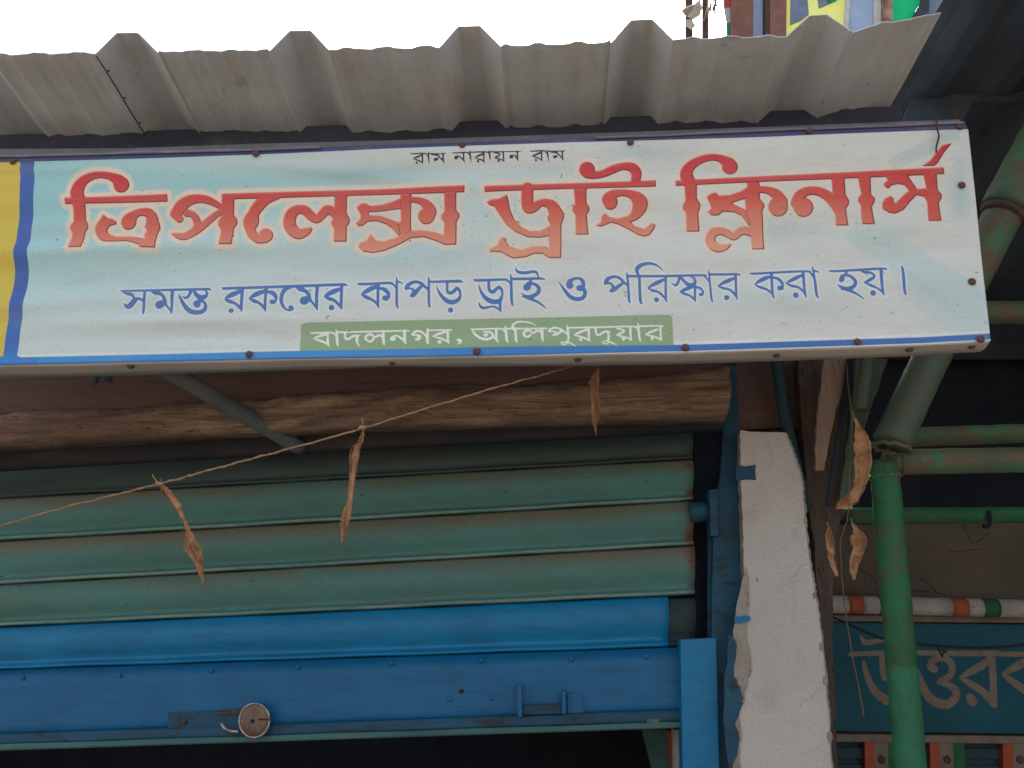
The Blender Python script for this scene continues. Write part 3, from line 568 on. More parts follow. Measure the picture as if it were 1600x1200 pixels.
U += Sx((730, 400), 8, [[(80, 295, 5), (120, 308, 17), (300, 303, 17), (470, 298, 15), (510, 315, 13), (548, 365, 7)], [(560, 292, 17), (750, 288, 17), (930, 285, 15), (977, 307, 3)], [(270, 315, 18), (275, 420, 19), (318, 453, 24), (370, 412, 20), (400, 390, 18), (430, 425, 18), (441, 480, 13), (420, 540, 20)],
  [(143, 352, 5), (165, 430, 15), (210, 508, 23), (270, 556, 30), (340, 577, 30), (410, 560, 26), (440, 490, 12)], [(412, 560, 20), (412, 640, 17), (428, 707, 4)], [(146, 578, 5), (160, 625, 14), (200, 652, 18), (260, 645, 15), (320, 635, 12), (380, 657, 14), (425, 702, 5)],
  [(538, 222, 4), (550, 280, 14), (552, 400, 17), (558, 580, 17), (580, 637, 4)], [(608, 128, 4), (612, 175, 12), (650, 207, 20), (740, 212, 20), (820, 197, 18), (870, 212, 16), (890, 270, 9)],
  [(745, 395, 45), (755, 385, 44)], [(800, 300, 10), (785, 335, 22), (765, 370, 40)], [(790, 343, 14), (850, 358, 20), (895, 400, 24), (890, 450, 26), (850, 490, 26), (780, 515, 25), (720, 502, 18), (668, 460, 3)], [(710, 510, 16), (800, 545, 18), (880, 578, 16), (950, 628, 11), (992, 668, 3)],
  [(1138, 315, 4), (1190, 390, 14), (1240, 460, 22), (1300, 520, 26), (1380, 543, 26), (1450, 520, 26), (1475, 460, 24), (1450, 410, 28)], [(1400, 402, 38), (1420, 402, 36)], [(1452, 400, 20), (1450, 335, 25), (1420, 290, 20), (1350, 282, 18), (1285, 320, 30), (1275, 360, 40)], [(1282, 370, 44), (1283, 370, 44)]])
U += Sx((930, 390), 6.6667, [[(105, 350, 17), (125, 312, 21), (170, 287, 16), (220, 283, 14), (270, 310, 15), (325, 367, 9)], [(110, 352, 15), (150, 350, 12), (180, 372, 14), (188, 405, 18), (175, 425, 22)], [(300, 340, 12), (240, 385, 20), (185, 425, 21), (150, 434, 8)],
  [(324, 228, 3), (335, 275, 11), (345, 400, 13), (352, 530, 13), (372, 560, 3)], [(335, 276, 13), (700, 274, 13), (1110, 264, 12), (1150, 283, 11), (1185, 332, 6)], [(715, 230, 3), (670, 182, 8), (600, 150, 12), (530, 148, 16), (465, 170, 22), (434, 210, 21), (448, 262, 13), (462, 300, 14)], [(460, 280, 15), (470, 530, 15), (492, 567, 4)],
  [(545, 400, 5), (590, 372, 17), (650, 342, 22), (732, 302, 11)], [(547, 402, 5), (600, 428, 15), (650, 440, 12), (700, 480, 12), (748, 548, 4)], [(736, 280, 13), (735, 500, 12), (752, 560, 3)], [(637, 525, 26), (638, 525, 26)],
  [(793, 348, 4), (840, 370, 14), (868, 330, 14), (880, 280, 14)], [(895, 285, 12), (940, 340, 17), (1000, 375, 26), (1040, 345, 18), (1036, 300, 14)], [(1030, 290, 8), (1000, 285, 6)], [(878, 440, 5), (930, 418, 18), (1000, 390, 20)], [(882, 444, 5), (930, 463, 14), (980, 480, 11), (1030, 520, 11), (1048, 550, 3)],
  [(1040, 380, 14), (1038, 500, 11), (1050, 552, 3)], [(1040, 390, 12), (1090, 400, 13), (1122, 440, 11), (1112, 475, 13)], [(1095, 470, 18), (1096, 470, 18)], [(1179, 198, 3), (1188, 250, 9), (1200, 400, 12), (1210, 520, 12), (1230, 555, 3)], [(1195, 255, 12), (1340, 255, 12), (1480, 252, 12), (1520, 270, 3)],
  [(1278, 380, 5), (1330, 347, 17), (1390, 320, 21), (1462, 287, 10)], [(1280, 382, 5), (1335, 403, 15), (1390, 415, 12), (1440, 455, 13), (1482, 528, 4)], [(1466, 260, 13), (1468, 480, 12), (1485, 537, 3)], [(1367, 505, 28), (1368, 505, 28)]])
U += Sx((1160, 390), 5.7143, [[(65, 205, 3), (100, 212, 10), (300, 202, 10), (570, 190, 10), (610, 205, 9), (635, 252, 5)], [(108, 310, 4), (150, 282, 16), (200, 256, 19), (260, 235, 10)], [(110, 312, 4), (160, 338, 13), (210, 355, 11), (255, 390, 10), (287, 442, 3)], [(262, 205, 12), (268, 400, 11), (288, 447, 3)], [(275, 245, 10), (325, 263, 14), (358, 305, 12), (355, 350, 12)], [(332, 345, 23), (333, 345, 23)],
  [(388, 300, 4), (430, 277, 14), (480, 252, 17), (542, 222, 10)], [(390, 302, 4), (440, 325, 13), (490, 335, 11), (530, 365, 10), (572, 432, 3)], [(545, 195, 12), (555, 390, 11), (573, 437, 3)], [(473, 412, 26), (474, 412, 26)],
  [(627, 138, 3), (635, 180, 9), (650, 300, 12), (660, 410, 12), (682, 440, 3)], [(635, 182, 9), (670, 191, 8), (697, 204, 2)], [(772, 180, 3), (810, 188, 10), (1000, 180, 11), (1250, 170, 11), (1294, 182, 2)],
  [(885, 268, 23), (890, 260, 24)], [(893, 240, 20), (925, 222, 14), (975, 240, 13), (1008, 275, 15), (1008, 308, 16), (980, 338, 18), (930, 350, 18), (880, 335, 13), (848, 310, 3)], [(935, 185, 8), (928, 215, 12)], [(890, 352, 12), (960, 370, 14), (1020, 400, 10), (1060, 427, 7), (1090, 457, 2)],
  [(1062, 190, 7), (1100, 203, 12), (1150, 207, 10), (1180, 238, 10), (1140, 268, 15), (1092, 290, 7)], [(1092, 291, 5), (1150, 318, 13), (1200, 340, 9), (1240, 370, 9), (1270, 408, 3)], [(1235, 175, 14), (1255, 370, 12), (1271, 410, 3)], [(1165, 388, 26), (1166, 388, 26)],
  [(1413, 146, 3), (1430, 180, 12), (1450, 370, 12), (1470, 405, 3)]])
V = []     # white on green
V += Sx((460, 480), 5.333, [[(128, 210, 2), (160, 212, 7), (310, 210, 7), (335, 225, 6), (350, 250, 4)], [(152, 258, 3), (200, 240, 10), (265, 222, 7)], [(155, 260, 3), (210, 275, 9), (260, 297, 8), (290, 327, 2)], [(273, 210, 10), (278, 300, 9), (290, 327, 2)], [(343, 178, 2), (352, 215, 9), (355, 290, 11), (363, 327, 3)],
  [(360, 207, 7), (650, 201, 7), (930, 195, 6), (960, 197, 2)], [(420, 215, 9), (424, 255, 10), (450, 263, 9), (490, 238, 10), (555, 232, 3)], [(522, 245, 12), (520, 285, 11), (542, 327, 2)],
  [(655, 264, 11), (635, 285, 8), (605, 275, 9), (590, 250, 11), (612, 228, 10), (645, 228, 9), (672, 250, 8), (700, 232, 9), (735, 240, 9)], [(739, 200, 11), (742, 290, 11), (752, 314, 2)], [(825, 262, 18), (812, 262, 16)], [(812, 252, 10), (835, 238, 8), (865, 240, 8), (900, 268, 9), (930, 305, 4)], [(916, 195, 12), (920, 285, 11), (932, 312, 2)],
  [(982, 226, 10), (1000, 206, 10), (1035, 197, 9), (1070, 213, 9), (1100, 245, 6)], [(985, 232, 6), (1015, 233, 7), (1042, 238, 12), (1035, 262, 14), (1005, 268, 5)], [(1104, 168, 2), (1109, 200, 10), (1108, 290, 11), (1122, 304, 2)], [(1110, 192, 6), (1290, 188, 6), (1318, 193, 2)],
  [(1148, 240, 3), (1200, 222, 10), (1270, 200, 8)], [(1150, 242, 3), (1210, 257, 8), (1255, 275, 8), (1292, 304, 2)], [(1276, 190, 11), (1281, 280, 9), (1294, 306, 2)], [(1208, 290, 15), (1210, 290, 15)], [(1358, 275, 8), (1380, 277, 13), (1386, 293, 8), (1348, 313, 2)]])
V += Sx((720, 480), 4.706, [[(68, 160, 2), (100, 161, 6), (290, 156, 6), (315, 170, 5), (332, 195, 3)], [(82, 165, 3), (105, 198, 8), (150, 230, 9), (200, 236, 9), (238, 212, 8), (215, 182, 7), (160, 180, 4)], [(188, 203, 12), (175, 207, 10)], [(238, 214, 7), (278, 262, 3)], [(260, 158, 9), (263, 235, 8), (278, 264, 2)],
  [(324, 133, 2), (331, 165, 8), (338, 240, 9), (352, 265, 2)], [(345, 156, 6), (600, 155, 6), (642, 150, 2)], [(392, 165, 8), (380, 138, 9), (402, 114, 8), (450, 105, 6), (510, 113, 5), (557, 135, 2)], [(402, 155, 9), (406, 240, 9), (420, 264, 2)],
  [(512, 203, 8), (490, 222, 7), (465, 205, 9), (466, 182, 9), (490, 170, 7), (515, 175, 7), (535, 190, 6), (560, 172, 7), (592, 182, 6)], [(597, 155, 9), (600, 230, 9), (612, 254, 2)], [(648, 173, 8), (665, 156, 8), (700, 150, 7), (742, 166, 7), (785, 200, 5)], [(650, 180, 5), (688, 177, 5), (698, 192, 8), (680, 206, 8)], [(748, 172, 7), (700, 202, 9)],
  [(779, 128, 2), (786, 160, 8), (791, 235, 8), (775, 258, 6), (745, 256, 4), (738, 268, 5), (768, 276, 4), (792, 260, 5), (815, 270, 5), (852, 290, 2)], [(790, 151, 6), (1030, 147, 6), (1270, 143, 6), (1300, 170, 4)],
  [(832, 205, 2), (870, 186, 9), (935, 162, 6)], [(835, 207, 2), (880, 218, 7), (920, 232, 7), (954, 252, 2)], [(941, 150, 9), (943, 232, 7), (955, 252, 2)], [(880, 240, 11), (882, 240, 11)], [(990, 155, 7), (999, 200, 8), (1020, 203, 7), (1060, 180, 8), (1108, 178, 2)],
  [(1085, 185, 9), (1086, 230, 9), (1078, 250, 5), (1052, 248, 4), (1043, 262, 4), (1072, 270, 4), (1096, 255, 5), (1115, 263, 5), (1152, 278, 2)], [(1148, 158, 5), (1185, 164, 6), (1202, 178, 6), (1165, 196, 8), (1143, 204, 3)], [(1146, 206, 3), (1190, 217, 7), (1235, 229, 6), (1260, 246, 2)], [(1246, 148, 8), (1250, 225, 7), (1260, 247, 2)], [(1195, 235, 11), (1197, 235, 11)],
  [(1299, 116, 2), (1306, 150, 8), (1315, 230, 8), (1328, 252, 2)], [(1315, 141, 6), (1400, 139, 6), (1470, 138, 5), (1498, 145, 2)], [(1352, 200, 2), (1400, 181, 9), (1462, 157, 6)], [(1355, 202, 2), (1410, 213, 7), (1450, 226, 7), (1480, 244, 2)], [(1467, 142, 8), (1471, 220, 7), (1481, 245, 2)], [(1405, 230, 11), (1407, 230, 11)]])
ram = [[(68, 122, 3), (90, 123, 6), (200, 118, 6), (222, 142, 4)], [(88, 165, 3), (130, 152, 9), (180, 130, 6)], [(90, 167, 3), (130, 180, 6), (160, 192, 6), (184, 214, 2)], [(180, 122, 7), (179, 190, 7), (184, 214, 2)], [(125, 205, 11), (127, 205, 11)], [(229, 98, 3), (235, 150, 8), (242, 217, 3)],
  [(240, 122, 6), (395, 120, 4)], [(265, 130, 5), (320, 137, 8), (340, 157, 6), (370, 187, 6), (384, 210, 2)], [(298, 175, 15), (318, 168, 10)], [(369, 120, 8), (373, 190, 6), (384, 210, 2)]]
W = Sx((630, 220), 5.926, ram+[[(x+1103, y-27, r) for x, y, r in st] for st in ram]+[
  [(448, 112, 3), (480, 115, 6), (590, 110, 6), (612, 132, 4)], [(488, 160, 15), (494, 158, 14)], [(482, 148, 7), (510, 143, 6), (545, 165, 6), (572, 203, 3)], [(559, 115, 8), (562, 180, 6), (573, 205, 2)], [(616, 88, 3), (621, 140, 8), (629, 209, 2)], [(625, 108, 6), (770, 104, 6), (797, 127, 4)],
  [(657, 155, 3), (700, 139, 9), (745, 118, 6)], [(660, 157, 3), (705, 171, 6), (735, 181, 6), (754, 205, 2)], [(746, 108, 8), (747, 180, 6), (755, 205, 2)], [(692, 190, 11), (694, 190, 11)], [(796, 86, 3), (801, 130, 8), (809, 202, 2)], [(805, 103, 6), (1087, 98, 4)],
  [(845, 112, 5), (885, 118, 6), (897, 130, 5), (865, 148, 8), (843, 155, 3)], [(846, 157, 4), (890, 168, 6), (920, 179, 5), (939, 194, 2)], [(926, 103, 8), (930, 175, 6), (939, 195, 2)], [(882, 185, 11), (884, 185, 11)], [(1000, 150, 15), (1005, 148, 14)], [(990, 138, 7), (1020, 131, 5), (1045, 150, 6), (1066, 187, 3)], [(1056, 98, 8), (1059, 165, 6), (1069, 190, 2)]])
Z = Sx((1280, 960), 5, [[(325, 172, 10), (352, 215, 22), (400, 218, 20), (460, 205, 18), (600, 200, 18)], [(245, 310, 19), (500, 302, 20), (740, 300, 20), (1050, 305, 21), (1395, 305, 22)], [(1415, 310, 20), (1620, 312, 20), (1900, 314, 20)], [(490, 310, 22), (502, 480, 22), (560, 500, 22), (640, 450, 24), (700, 520, 26), (690, 600, 28)],
  [(347, 365, 10), (365, 450, 22), (410, 560, 28), (480, 640, 34), (560, 680, 36), (640, 660, 36), (690, 600, 30)], [(752, 385, 12), (785, 500, 24), (840, 620, 34), (920, 692, 36), (1010, 700, 34), (1068, 640, 32), (1060, 585, 28), (1000, 548, 24), (930, 530, 16)],
  [(950, 520, 24), (1020, 480, 26), (1040, 420, 26), (1020, 365, 26), (950, 340, 26), (885, 365, 28), (870, 410, 28), (905, 430, 26)], [(1105, 490, 12), (1180, 450, 28), (1260, 405, 32), (1350, 340, 24)], [(1105, 495, 12), (1180, 540, 26), (1260, 590, 28), (1330, 655, 30), (1375, 715, 16)], [(1345, 310, 28), (1360, 500, 28), (1362, 700, 28)], [(1180, 650, 34), (1200, 685, 36)],
  [(1435, 465, 12), (1520, 420, 30), (1600, 375, 32), (1700, 330, 26)], [(1435, 470, 12), (1520, 530, 28), (1600, 590, 28), (1710, 700, 20)], [(1700, 320, 28), (1705, 700, 26)]])

# background panels of the print
G = [('P', [(474, 506), (480, 504.5), (760, 498), (1044, 492), (1050, 495), (1053, 545), (468, 558), (470, 509)])]
def pad(seg): return seg
def sdf(shapes, X, Y, far=14.0):
    """signed distance, in the picture's pixels, from grid points to the union of strokes and outlines"""
    D = np.full(X.shape, far, np.float32); H, Wd = X.shape
    for kind, pts in shapes:
        q = np.array(pts, float); rr = q[:, 2].max() if kind == 'S' else 0
        x0, x1, y0, y1 = q[:, 0].min()-rr-far, q[:, 0].max()+rr+far, q[:, 1].min()-rr-far, q[:, 1].max()+rr+far
        m = (X > x0) & (X < x1) & (Y > y0) & (Y < y1)
        if not m.any(): continue
        r_, c_ = np.where(m); a0, a1, b0, b1 = r_.min(), r_.max()+1, c_.min(), c_.max()+1
        x, y = X[a0:a1, b0:b1], Y[a0:a1, b0:b1]; d = np.full(x.shape, far, np.float32)
        if kind == 'S':
            c = crom(q, 4)
            for i in range(len(c)-1):
                ax, ay, ar = c[i]; bx, by, br = c[i+1]; dx, dy = bx-ax, by-ay; L2 = dx*dx+dy*dy+1e-9
                t = np.clip(((x-ax)*dx+(y-ay)*dy)/L2, 0, 1)
                d = np.minimum(d, np.hypot(x-ax-t*dx, y-ay-t*dy)-(ar+t*(br-ar)))
        else:
            inside = np.zeros(x.shape, bool); dd = np.full(x.shape, 1e9); n = len(q)
            for i in range(n):
                ax, ay = q[i][:2]; bx, by = q[(i+1) % n][:2]; dx, dy = bx-ax, by-ay; L2 = dx*dx+dy*dy+1e-9
                t = np.clip(((x-ax)*dx+(y-ay)*dy)/L2, 0, 1); dd = np.minimum(dd, np.hypot(x-ax-t*dx, y-ay-t*dy))
                if abs(dy) > 1e-9: inside ^= ((ay > y) != (by > y)) & (x < dx*(y-ay)/dy+ax)
            d = np.where(inside, -dd, dd)
        D[a0:a1, b0:b1] = np.minimum(D[a0:a1, b0:b1], d)
    return D

# ------------------------------------------------------------------ the banner
top_pts = np.array([(-200, 252), (0, 245), (200, 240), (400, 234.5), (700, 224), (985, 214), (1265, 202), (1450, 195), (1510, 193)], float)
bot_pts = np.array([(-200, 578), (0, 571), (180, 567), (460, 561), (760, 556.5), (1060, 551), (1160, 548), (1440, 539), (1548, 533)], float)
x_right = lambda v: np.interp(v, [0, .03, .3, .6, .97, 1], [1508, 1513, 1523, 1533, 1547, 1548])
NU, NV = 1000, 226
u = np.linspace(0, 1, NU)[None, :]; v = np.linspace(0, 1, NV)[:, None]
xR = x_right(v); XX = -180+(xR+180)*u+0*v
xt = XX*1.0; YT = np.interp(np.clip(XX, -200, 1510), top_pts[:, 0], top_pts[:, 1]); YB = np.interp(XX, bot_pts[:, 0], bot_pts[:, 1])
YY = YT+(YB-YT)*v
f_, r_, u_ = np.array(fw), np.array(rt), np.array(up)
def unproj(X, Y, Yp):
    d = f_[None, None]+r_[None, None]*((X-800)/F)[..., None]+u_[None, None]*((600-Y)/F)[..., None]
    return np.array(EYE)[None, None]+d*(Yp/d[..., 1:2])
W3 = unproj(XX, YY, YS)
# slack and folds of the cloth between the nails
def gl(x, y, cx, cy, sx, sy_, ang=0):
    ca, sa2 = math.cos(ang), math.sin(ang); a_ = (x-cx)*ca+(y-cy)*sa2; b_ = -(x-cx)*sa2+(y-cy)*ca
    return np.exp(-(a_/sx)**2-(b_/sy_)**2)
fold = (0.0062*gl(XX, YY, 60, 392, 360, 15, -.03)-.0040*gl(XX, YY, 120, 432, 380, 20, -.03)+.003*gl(XX, YY, 480, 262, 170, 10, .10)-.003*gl(XX, YY, 520, 285, 220, 12, .10)
        + .003*gl(XX, YY, 350, 500, 260, 10, -.02)-.0025*gl(XX, YY, 380, 525, 260, 12, -.02)+.004*gl(XX, YY, -20, 265, 160, 8)+.002*gl(XX, YY, 650, 470, 400, 20)
        + .0025*gl(XX, YY, 60, 300, 90, 14, .2)+.0018*gl(XX, YY, 900, 300, 300, 18, .1)+.0015*gl(XX, YY, 1250, 470, 220, 16, -.1)-.0018*gl(XX, YY, 1300, 420, 240, 20, .35))
fold += .0006*np.sin(YY*.16+np.sin(XX*.006)*3)*np.clip(1-XX/900, 0, 1)
for i in range(14):
    kx, ky, ph = rng.uniform(.004, .02), rng.uniform(.03, .12), rng.uniform(0, 6); fold += .00022*np.sin(XX*kx*rng.choice([-1, 1])+YY*ky+ph)
fold += .0022*(np.cos((XX-20)/52)*np.exp(-((YY-YT)/14)**2)*.3)
fold *= 1.4*np.clip(np.minimum(v, 1-v)*14, 0, 1)*np.clip((1-u)*60, 0, 1)
W3[..., 1] -= fold
# printed colours (linear, reflectance of the inks)
def srgb(*c): return np.array([((x/255+.055)/1.055)**2.4 if x > 10 else x/3294 for x in c])
def lay(colr, m): 
    global PC; PC = PC*(1-m[..., None])+np.array(colr)[None, None]*m[..., None]
PC = np.zeros(XX.shape+(3,)); PC += np.array((.68, .71, .67))
hx = np.clip((XX-60)/800, 0, 1)
lay((.30, .64, .68), 1.0*(1-hx)**1.2*np.clip(1.15-(YY-250)/330, 0, 1))
lay((.34, .58, .57), .75*np.clip(gl(XX, YY, 330, 290, 420, 50), 0, 1))
for cx, cy, sx, sy_, an, am in [(1010, 240, 70, 14, 0, .5), (1110, 262, 60, 10, 0, .35), (600, 268, 120, 12, -.1, .5), (860, 262, 80, 12, 0, .3), (800, 330, 60, 30, 0, .25), (1500, 290, 14, 50, 0, .45), (640, 400, 180, 26, 0, .35), (1230, 360, 120, 16, 0, .2), (1180, 470, 160, 22, 0, .2)]:
    lay((.28, .52, .54), 1.15*am*gl(XX, YY, cx, cy, sx, sy_, an))
def band(x0, y0, x1, y1, wd, am, col=(.34, .54, .56), soft=4):
    dx, dy = x1-x0, y1-y0; L_ = math.hypot(dx, dy); t = ((XX-x0)*dx+(YY-y0)*dy)/L_; d = np.abs((XX-x0)*dy-(YY-y0)*dx)/L_
    lay(col, am*np.clip((wd-d)/soft+.5, 0, 1)*np.clip(t/soft, 0, 1)*np.clip((L_-t)/soft, 0, 1))
band(1390, 258, 1500, 208, 11, .5); band(1330, 350, 1560, 500, 26, .35, (.36, .62, .64), 10); band(1405, 430, 1560, 560, 18, .25, (.3, .6, .64), 8); band(1440, 250, 1520, 330, 16, .25)
lay((.70, .58, .47), .45*gl(XX, YY, 700, 250, 500, 18)); lay((.70, .62, .52), .35*gl(XX, YY, 1300, 270, 260, 60)); lay((.72, .72, .70), .4*gl(XX, YY, 500, 500, 700, 40))
lay((.46, .62, .70), .3*gl(XX, YY, 1480, 470, 60, 40))
SDT = sdf(T, XX, YY, 18); SDU = sdf(U, XX, YY, 8); SDV = sdf(V, XX, YY, 6); SDW = sdf(W, XX, YY, 6); SDG = sdf(G, XX, YY, 8)
halo = np.clip((9.5-SDT)/5.0, 0, 1); halo = halo*halo*(3-2*halo)
hs = np.interp(XX, [80, 500, 900, 1150, 1500], [.95, .8, .55, .4, .25])
lay((.84, .66, .50), halo*hs)
lay((.80, .82, .80), np.clip((3.5-SDU)/3, 0, 1)*.75); lay((.85, .87, .86), np.clip(1-np.abs(YY-(YB-15))/3, 0, 1)*.7)
# title ink: crimson at the top running into salmon at the foot of each word
base = YT+(YB-YT)*.5
tt = np.clip((YY-(YT+25))/150, 0, 1)
tl = np.clip((XX-1250)/250, 0, 1)
tt = tt*(1-.45*tl)
c0, c1, c2 = np.array((.60, .028, .045)), np.array((.66, .10, .065)), np.array((.80, .34, .22))
k1 = np.clip(tt/.55, 0, 1)[..., None]; k2 = np.clip((tt-.5)/.5, 0, 1)[..., None]
TC = c0*(1-k1)+c1*k1; TC = TC*(1-k2)+c2*k2
BI = np.zeros(XX.shape+(3,))+np.array((.055, .13, .42)); PCs = PC; PC = BI
lay((.05, .06, .17), np.clip((14-(YY-YT))/4, 0, 1)); lay((.05, .30, .68), np.clip((YY-YB+26)/14, 0, 1)*np.clip(1-(XX-500)/900, .25, 1)); lay((.045, .20, .60), np.clip((YY-YB+120)/100, 0, 1)*.6*(XX < 60))
lay((.03, .08, .30), np.clip((YY-YB+4.5)/3, 0, 1)*.7)
BI = PC; PC = PCs
gy, gx = np.gradient(SDT); gn = np.hypot(gx, gy)+1e-6
RIM = ((gx*.6+gy*.8)/gn).astype(np.float32)
# other printed areas: yellow neighbour panel, blue border lines
xb1 = 32-29*(np.clip(YY-300, 0, 300)/270)**1.3; xb2 = 54-29*(np.clip(YY-300, 0, 300)/270)**1.25
SDB = np.maximum(xb1-XX, XX-xb2)
SDB = np.minimum(SDB, (YB-YY)*-1+ -0.0 + 0) if False else SDB
tb = np.interp(XX, [-200, 0, 300, 600, 900, 1200, 1510], [9, 9, 8, 5, 5, 9, 9])
SDB = np.minimum(SDB, (YY-YT)-tb)                       # top line
bl = np.interp(XX, [-200, 30, 31, 300, 800, 1100, 1548], [15, 14, 12, 12, 14, 12, 12]); wl = np.interp(XX, [-200, 700, 1000, 1548], [0, 0, 2, 3])
SDB = np.minimum(SDB, np.maximum((YB-bl)-YY, YY-(YB-wl)))
SDY = np.maximum(XX-xb1, -1000)
DARK = np.clip((6-(YY-YT))/4, 0, 1)
# soft edge on the top line
verts = W3.reshape(-1, 3); idx = np.arange(NU*NV).reshape(NV, NU)
faces = np.stack([idx[:-1, :-1], idx[1:, :-1], idx[1:, 1:], idx[:-1, 1:]], -1).reshape(-1, 4)
me = bpy.data.meshes.new('banner'); me.vertices.add(len(verts)); me.vertices.foreach_set('co', verts.astype(np.float32).ravel())
me.loops.add(faces.size); me.loops.foreach_set('vertex_index', faces.astype(np.int32).ravel())
me.polygons.add(len(faces)); me.polygons.foreach_set('loop_start', np.arange(0, faces.size, 4, dtype=np.int32))
try: me.polygons.foreach_set('loop_total', np.full(len(faces), 4, dtype=np.int32))
except Exception: pass
me.update(calc_edges=True); me.validate()
me.polygons.foreach_set('use_smooth', np.ones(len(faces), bool))
for nm, A2 in (('sd_title', SDT), ('sd_line', SDU), ('sd_white', SDV), ('sd_top', SDW), ('sd_green', SDG), ('sd_border', SDB), ('sd_yellow', SDY), ('rim', RIM)):
    at = me.attributes.new(nm, 'FLOAT', 'POINT'); at.data.foreach_set('value', np.clip(A2, -30, 30).astype(np.float32).ravel())
for nm, A2 in (('ink', PC), ('title_ink', TC), ('border_ink', BI)):
    at = me.attributes.new(nm, 'FLOAT_COLOR', 'POINT'); at.data.foreach_set('color', np.concatenate([A2, np.ones(XX.shape+(1,))], -1).astype(np.float32).ravel())
def banner_mat():
    s = N('printed_flex'); col = s.attr('ink', 'Color')
    def m(nm, lo=.45, hi=-.45): return s.ramp(s.attr(nm), lo, hi)
    def m2(nm, a_, b_): return s.ramp(s.attr(nm), a_, b_)
    col = s.mix(m('sd_yellow'), col, (.68, .52, .075))
    col = s.mix(m('sd_green'), col, (.30, .44, .25))
    col = s.mix(m('sd_border'), col, s.attr('border_ink', 'Color'))
    col = s.mix(m2('sd_white', .4, -.3), col, (.86, .88, .80))
    col = s.mix(m2('sd_line', .45, -.35), col, (.075, .19, .48))
    col = s.mix(m2('sd_top', .45, -.35), col, (.045, .03, .06))
    t = s.attr('title_ink', 'Color')
    # printed bevel: dark to the lower right, pale to the upper left of every stroke
    rim = s.attr('rim'); near = s.ramp(s.attr('sd_title'), -2.6, -1.0)
    t = s.mix(s.mul(s.mul(near, s.ramp(rim, -.15, .5)), .88), t, (.10, .02, .03))
    t = s.mix(s.mul(s.mul(near, s.ramp(rim, -.3, -.9)), .35), t, (.85, .45, .38))
    col = s.mix(m2('sd_title', .45, -.35), col, t)
    # dust, streaks and specks
    col = s.mix(s.mul(s.ramp(s.noise(9, 6, .6, (.5, 1, 1.6)), .45, .8), .22), col, (.40, .33, .26))
    col = s.mix(s.mul(s.ramp(s.noise(60, 4, .6, (.25, 1, 2)), .5, .8), .18), col, (.35, .36, .33))
    sp = s.mul(s.ramp(s.noise(85, 3, .5, (1, 1, 1.4), loc=(5, 0, 2)), .695, .74), s.ramp(s.noise(6, 2), .35, .6))
    col = s.mix(s.mul(sp, .8), col, (.07, .08, .07))
    col = s.mix(s.mul(s.ramp(s.noise(330, 2, .5), .3, .7), .10), col, (.05, .05, .05))
    s.bump(s.mul(s.noise(500, 2, .5, (1, 1, .4)), s.mul(s.noise(30, 5, .6, (.35, 1, 1.5)), 3.0), 'ADD'), .35, .0008)
    return s.done(col, .55, 0, .35)
sign = thing('shop_sign', 'long white flex sign with big red Bengali lettering nailed under the tin canopy', 'sign', P(760, 560, YS))
M['flex'] = banner_mat()
ban = link('banner', me, M['flex'], sign)
md = ban.modifiers.new('t', 'SOLIDIFY'); md.thickness = .0008; md.offset = -1
# underside flap folded back under the frame
M['flex_white'] = simple('flex_back', (.62, .55, .49), (.56, .49, .43), 5, .7, c3=(.45, .38, .32), sc3=12, t3=(.55, .8), stretch=(.4, 1, 1), bscale=25)
M['flex_edge'] = simple('flex_edge', (.55, .52, .48), (.42, .39, .36), 9, .7)
under_pts = [(-200, 598), (0, 591), (180, 587), (300, 583), (560, 575), (610, 572), (720, 573), (900, 571), (1040, 569), (1200, 564), (1400, 557), (1530, 549)]
vs_, fs = [], []
nx = 90
for i in range(nx+1):
    x = lerp(-180, 1546, i/nx); a_ = P(x, np.interp(x, bot_pts[:, 0], bot_pts[:, 1])+.2, YS+.0005)
    b_ = PZ(min(x, 1532), np.interp(min(x, 1532), [p[0] for p in under_pts], [p[1] for p in under_pts]), a_.z-.002)
    for t in (0, .12, .5, 1):
        q_ = a_.lerp(b_, t); q_.z -= .0035*math.sin(math.pi*min(1, t*1.1))*(.6+.4*math.sin(i*.5)) if t < 1 else 0; vs_.append(q_)
for i in range(nx):
    for k in range(3): fs.append((i*4+k, i*4+k+1, (i+1)*4+k+1, (i+1)*4+k))
me2 = bpy.data.meshes.new('bottom_flap'); me2.from_pydata([tuple(q_) for q_ in vs_], [], fs); me2.update()
flp = link('bottom_flap', me2, M['flex_white'], sign, True); md = flp.modifiers.new('t', 'SOLIDIFY'); md.thickness = .001; md.offset = 1
# side flap and frame
zb, ztp = P(1548, 533, YS), P(1508, 193, YS)
vs_, fs = [], []
for i in range(31):
    t = i/30; x = float(x_right(t)); y = lerp(193, 533, t); a_ = P(x+.4, y, YS+.0005)
    for k in range(4): vs_.append(a_+Vector((.004*math.sin(t*9)*(k/3)+.002*random.random(), .006+.022*k, 0)))
for i in range(30):
    for k in range(3): fs.append((i*4+k, i*4+k+1, (i+1)*4+k+1, (i+1)*4+k))
o = mesh('side_flap', vs_, fs, M['flex_white'], sign, True)
A, B = P(-200, 257, YS+.03), P(1500, 206, YS+.03)
def bar(name, A, B, r, mat, parent): return tube(name, [A.lerp(B, t/12) for t in range(13)], r, mat, parent, 8)
bar('frame_bar', P(-200, 262, YS+.02), P(1496, 206, YS+.02), .012, M['iron'], sign)
bar('frame_bar', P(-200, 560, YS+.022), P(1532, 522, YS+.022), .012, M['iron'], sign)
bar('frame_bar', P(1500, 210, YS+.022), P(1535, 520, YS+.022), .011, M['iron'], sign)
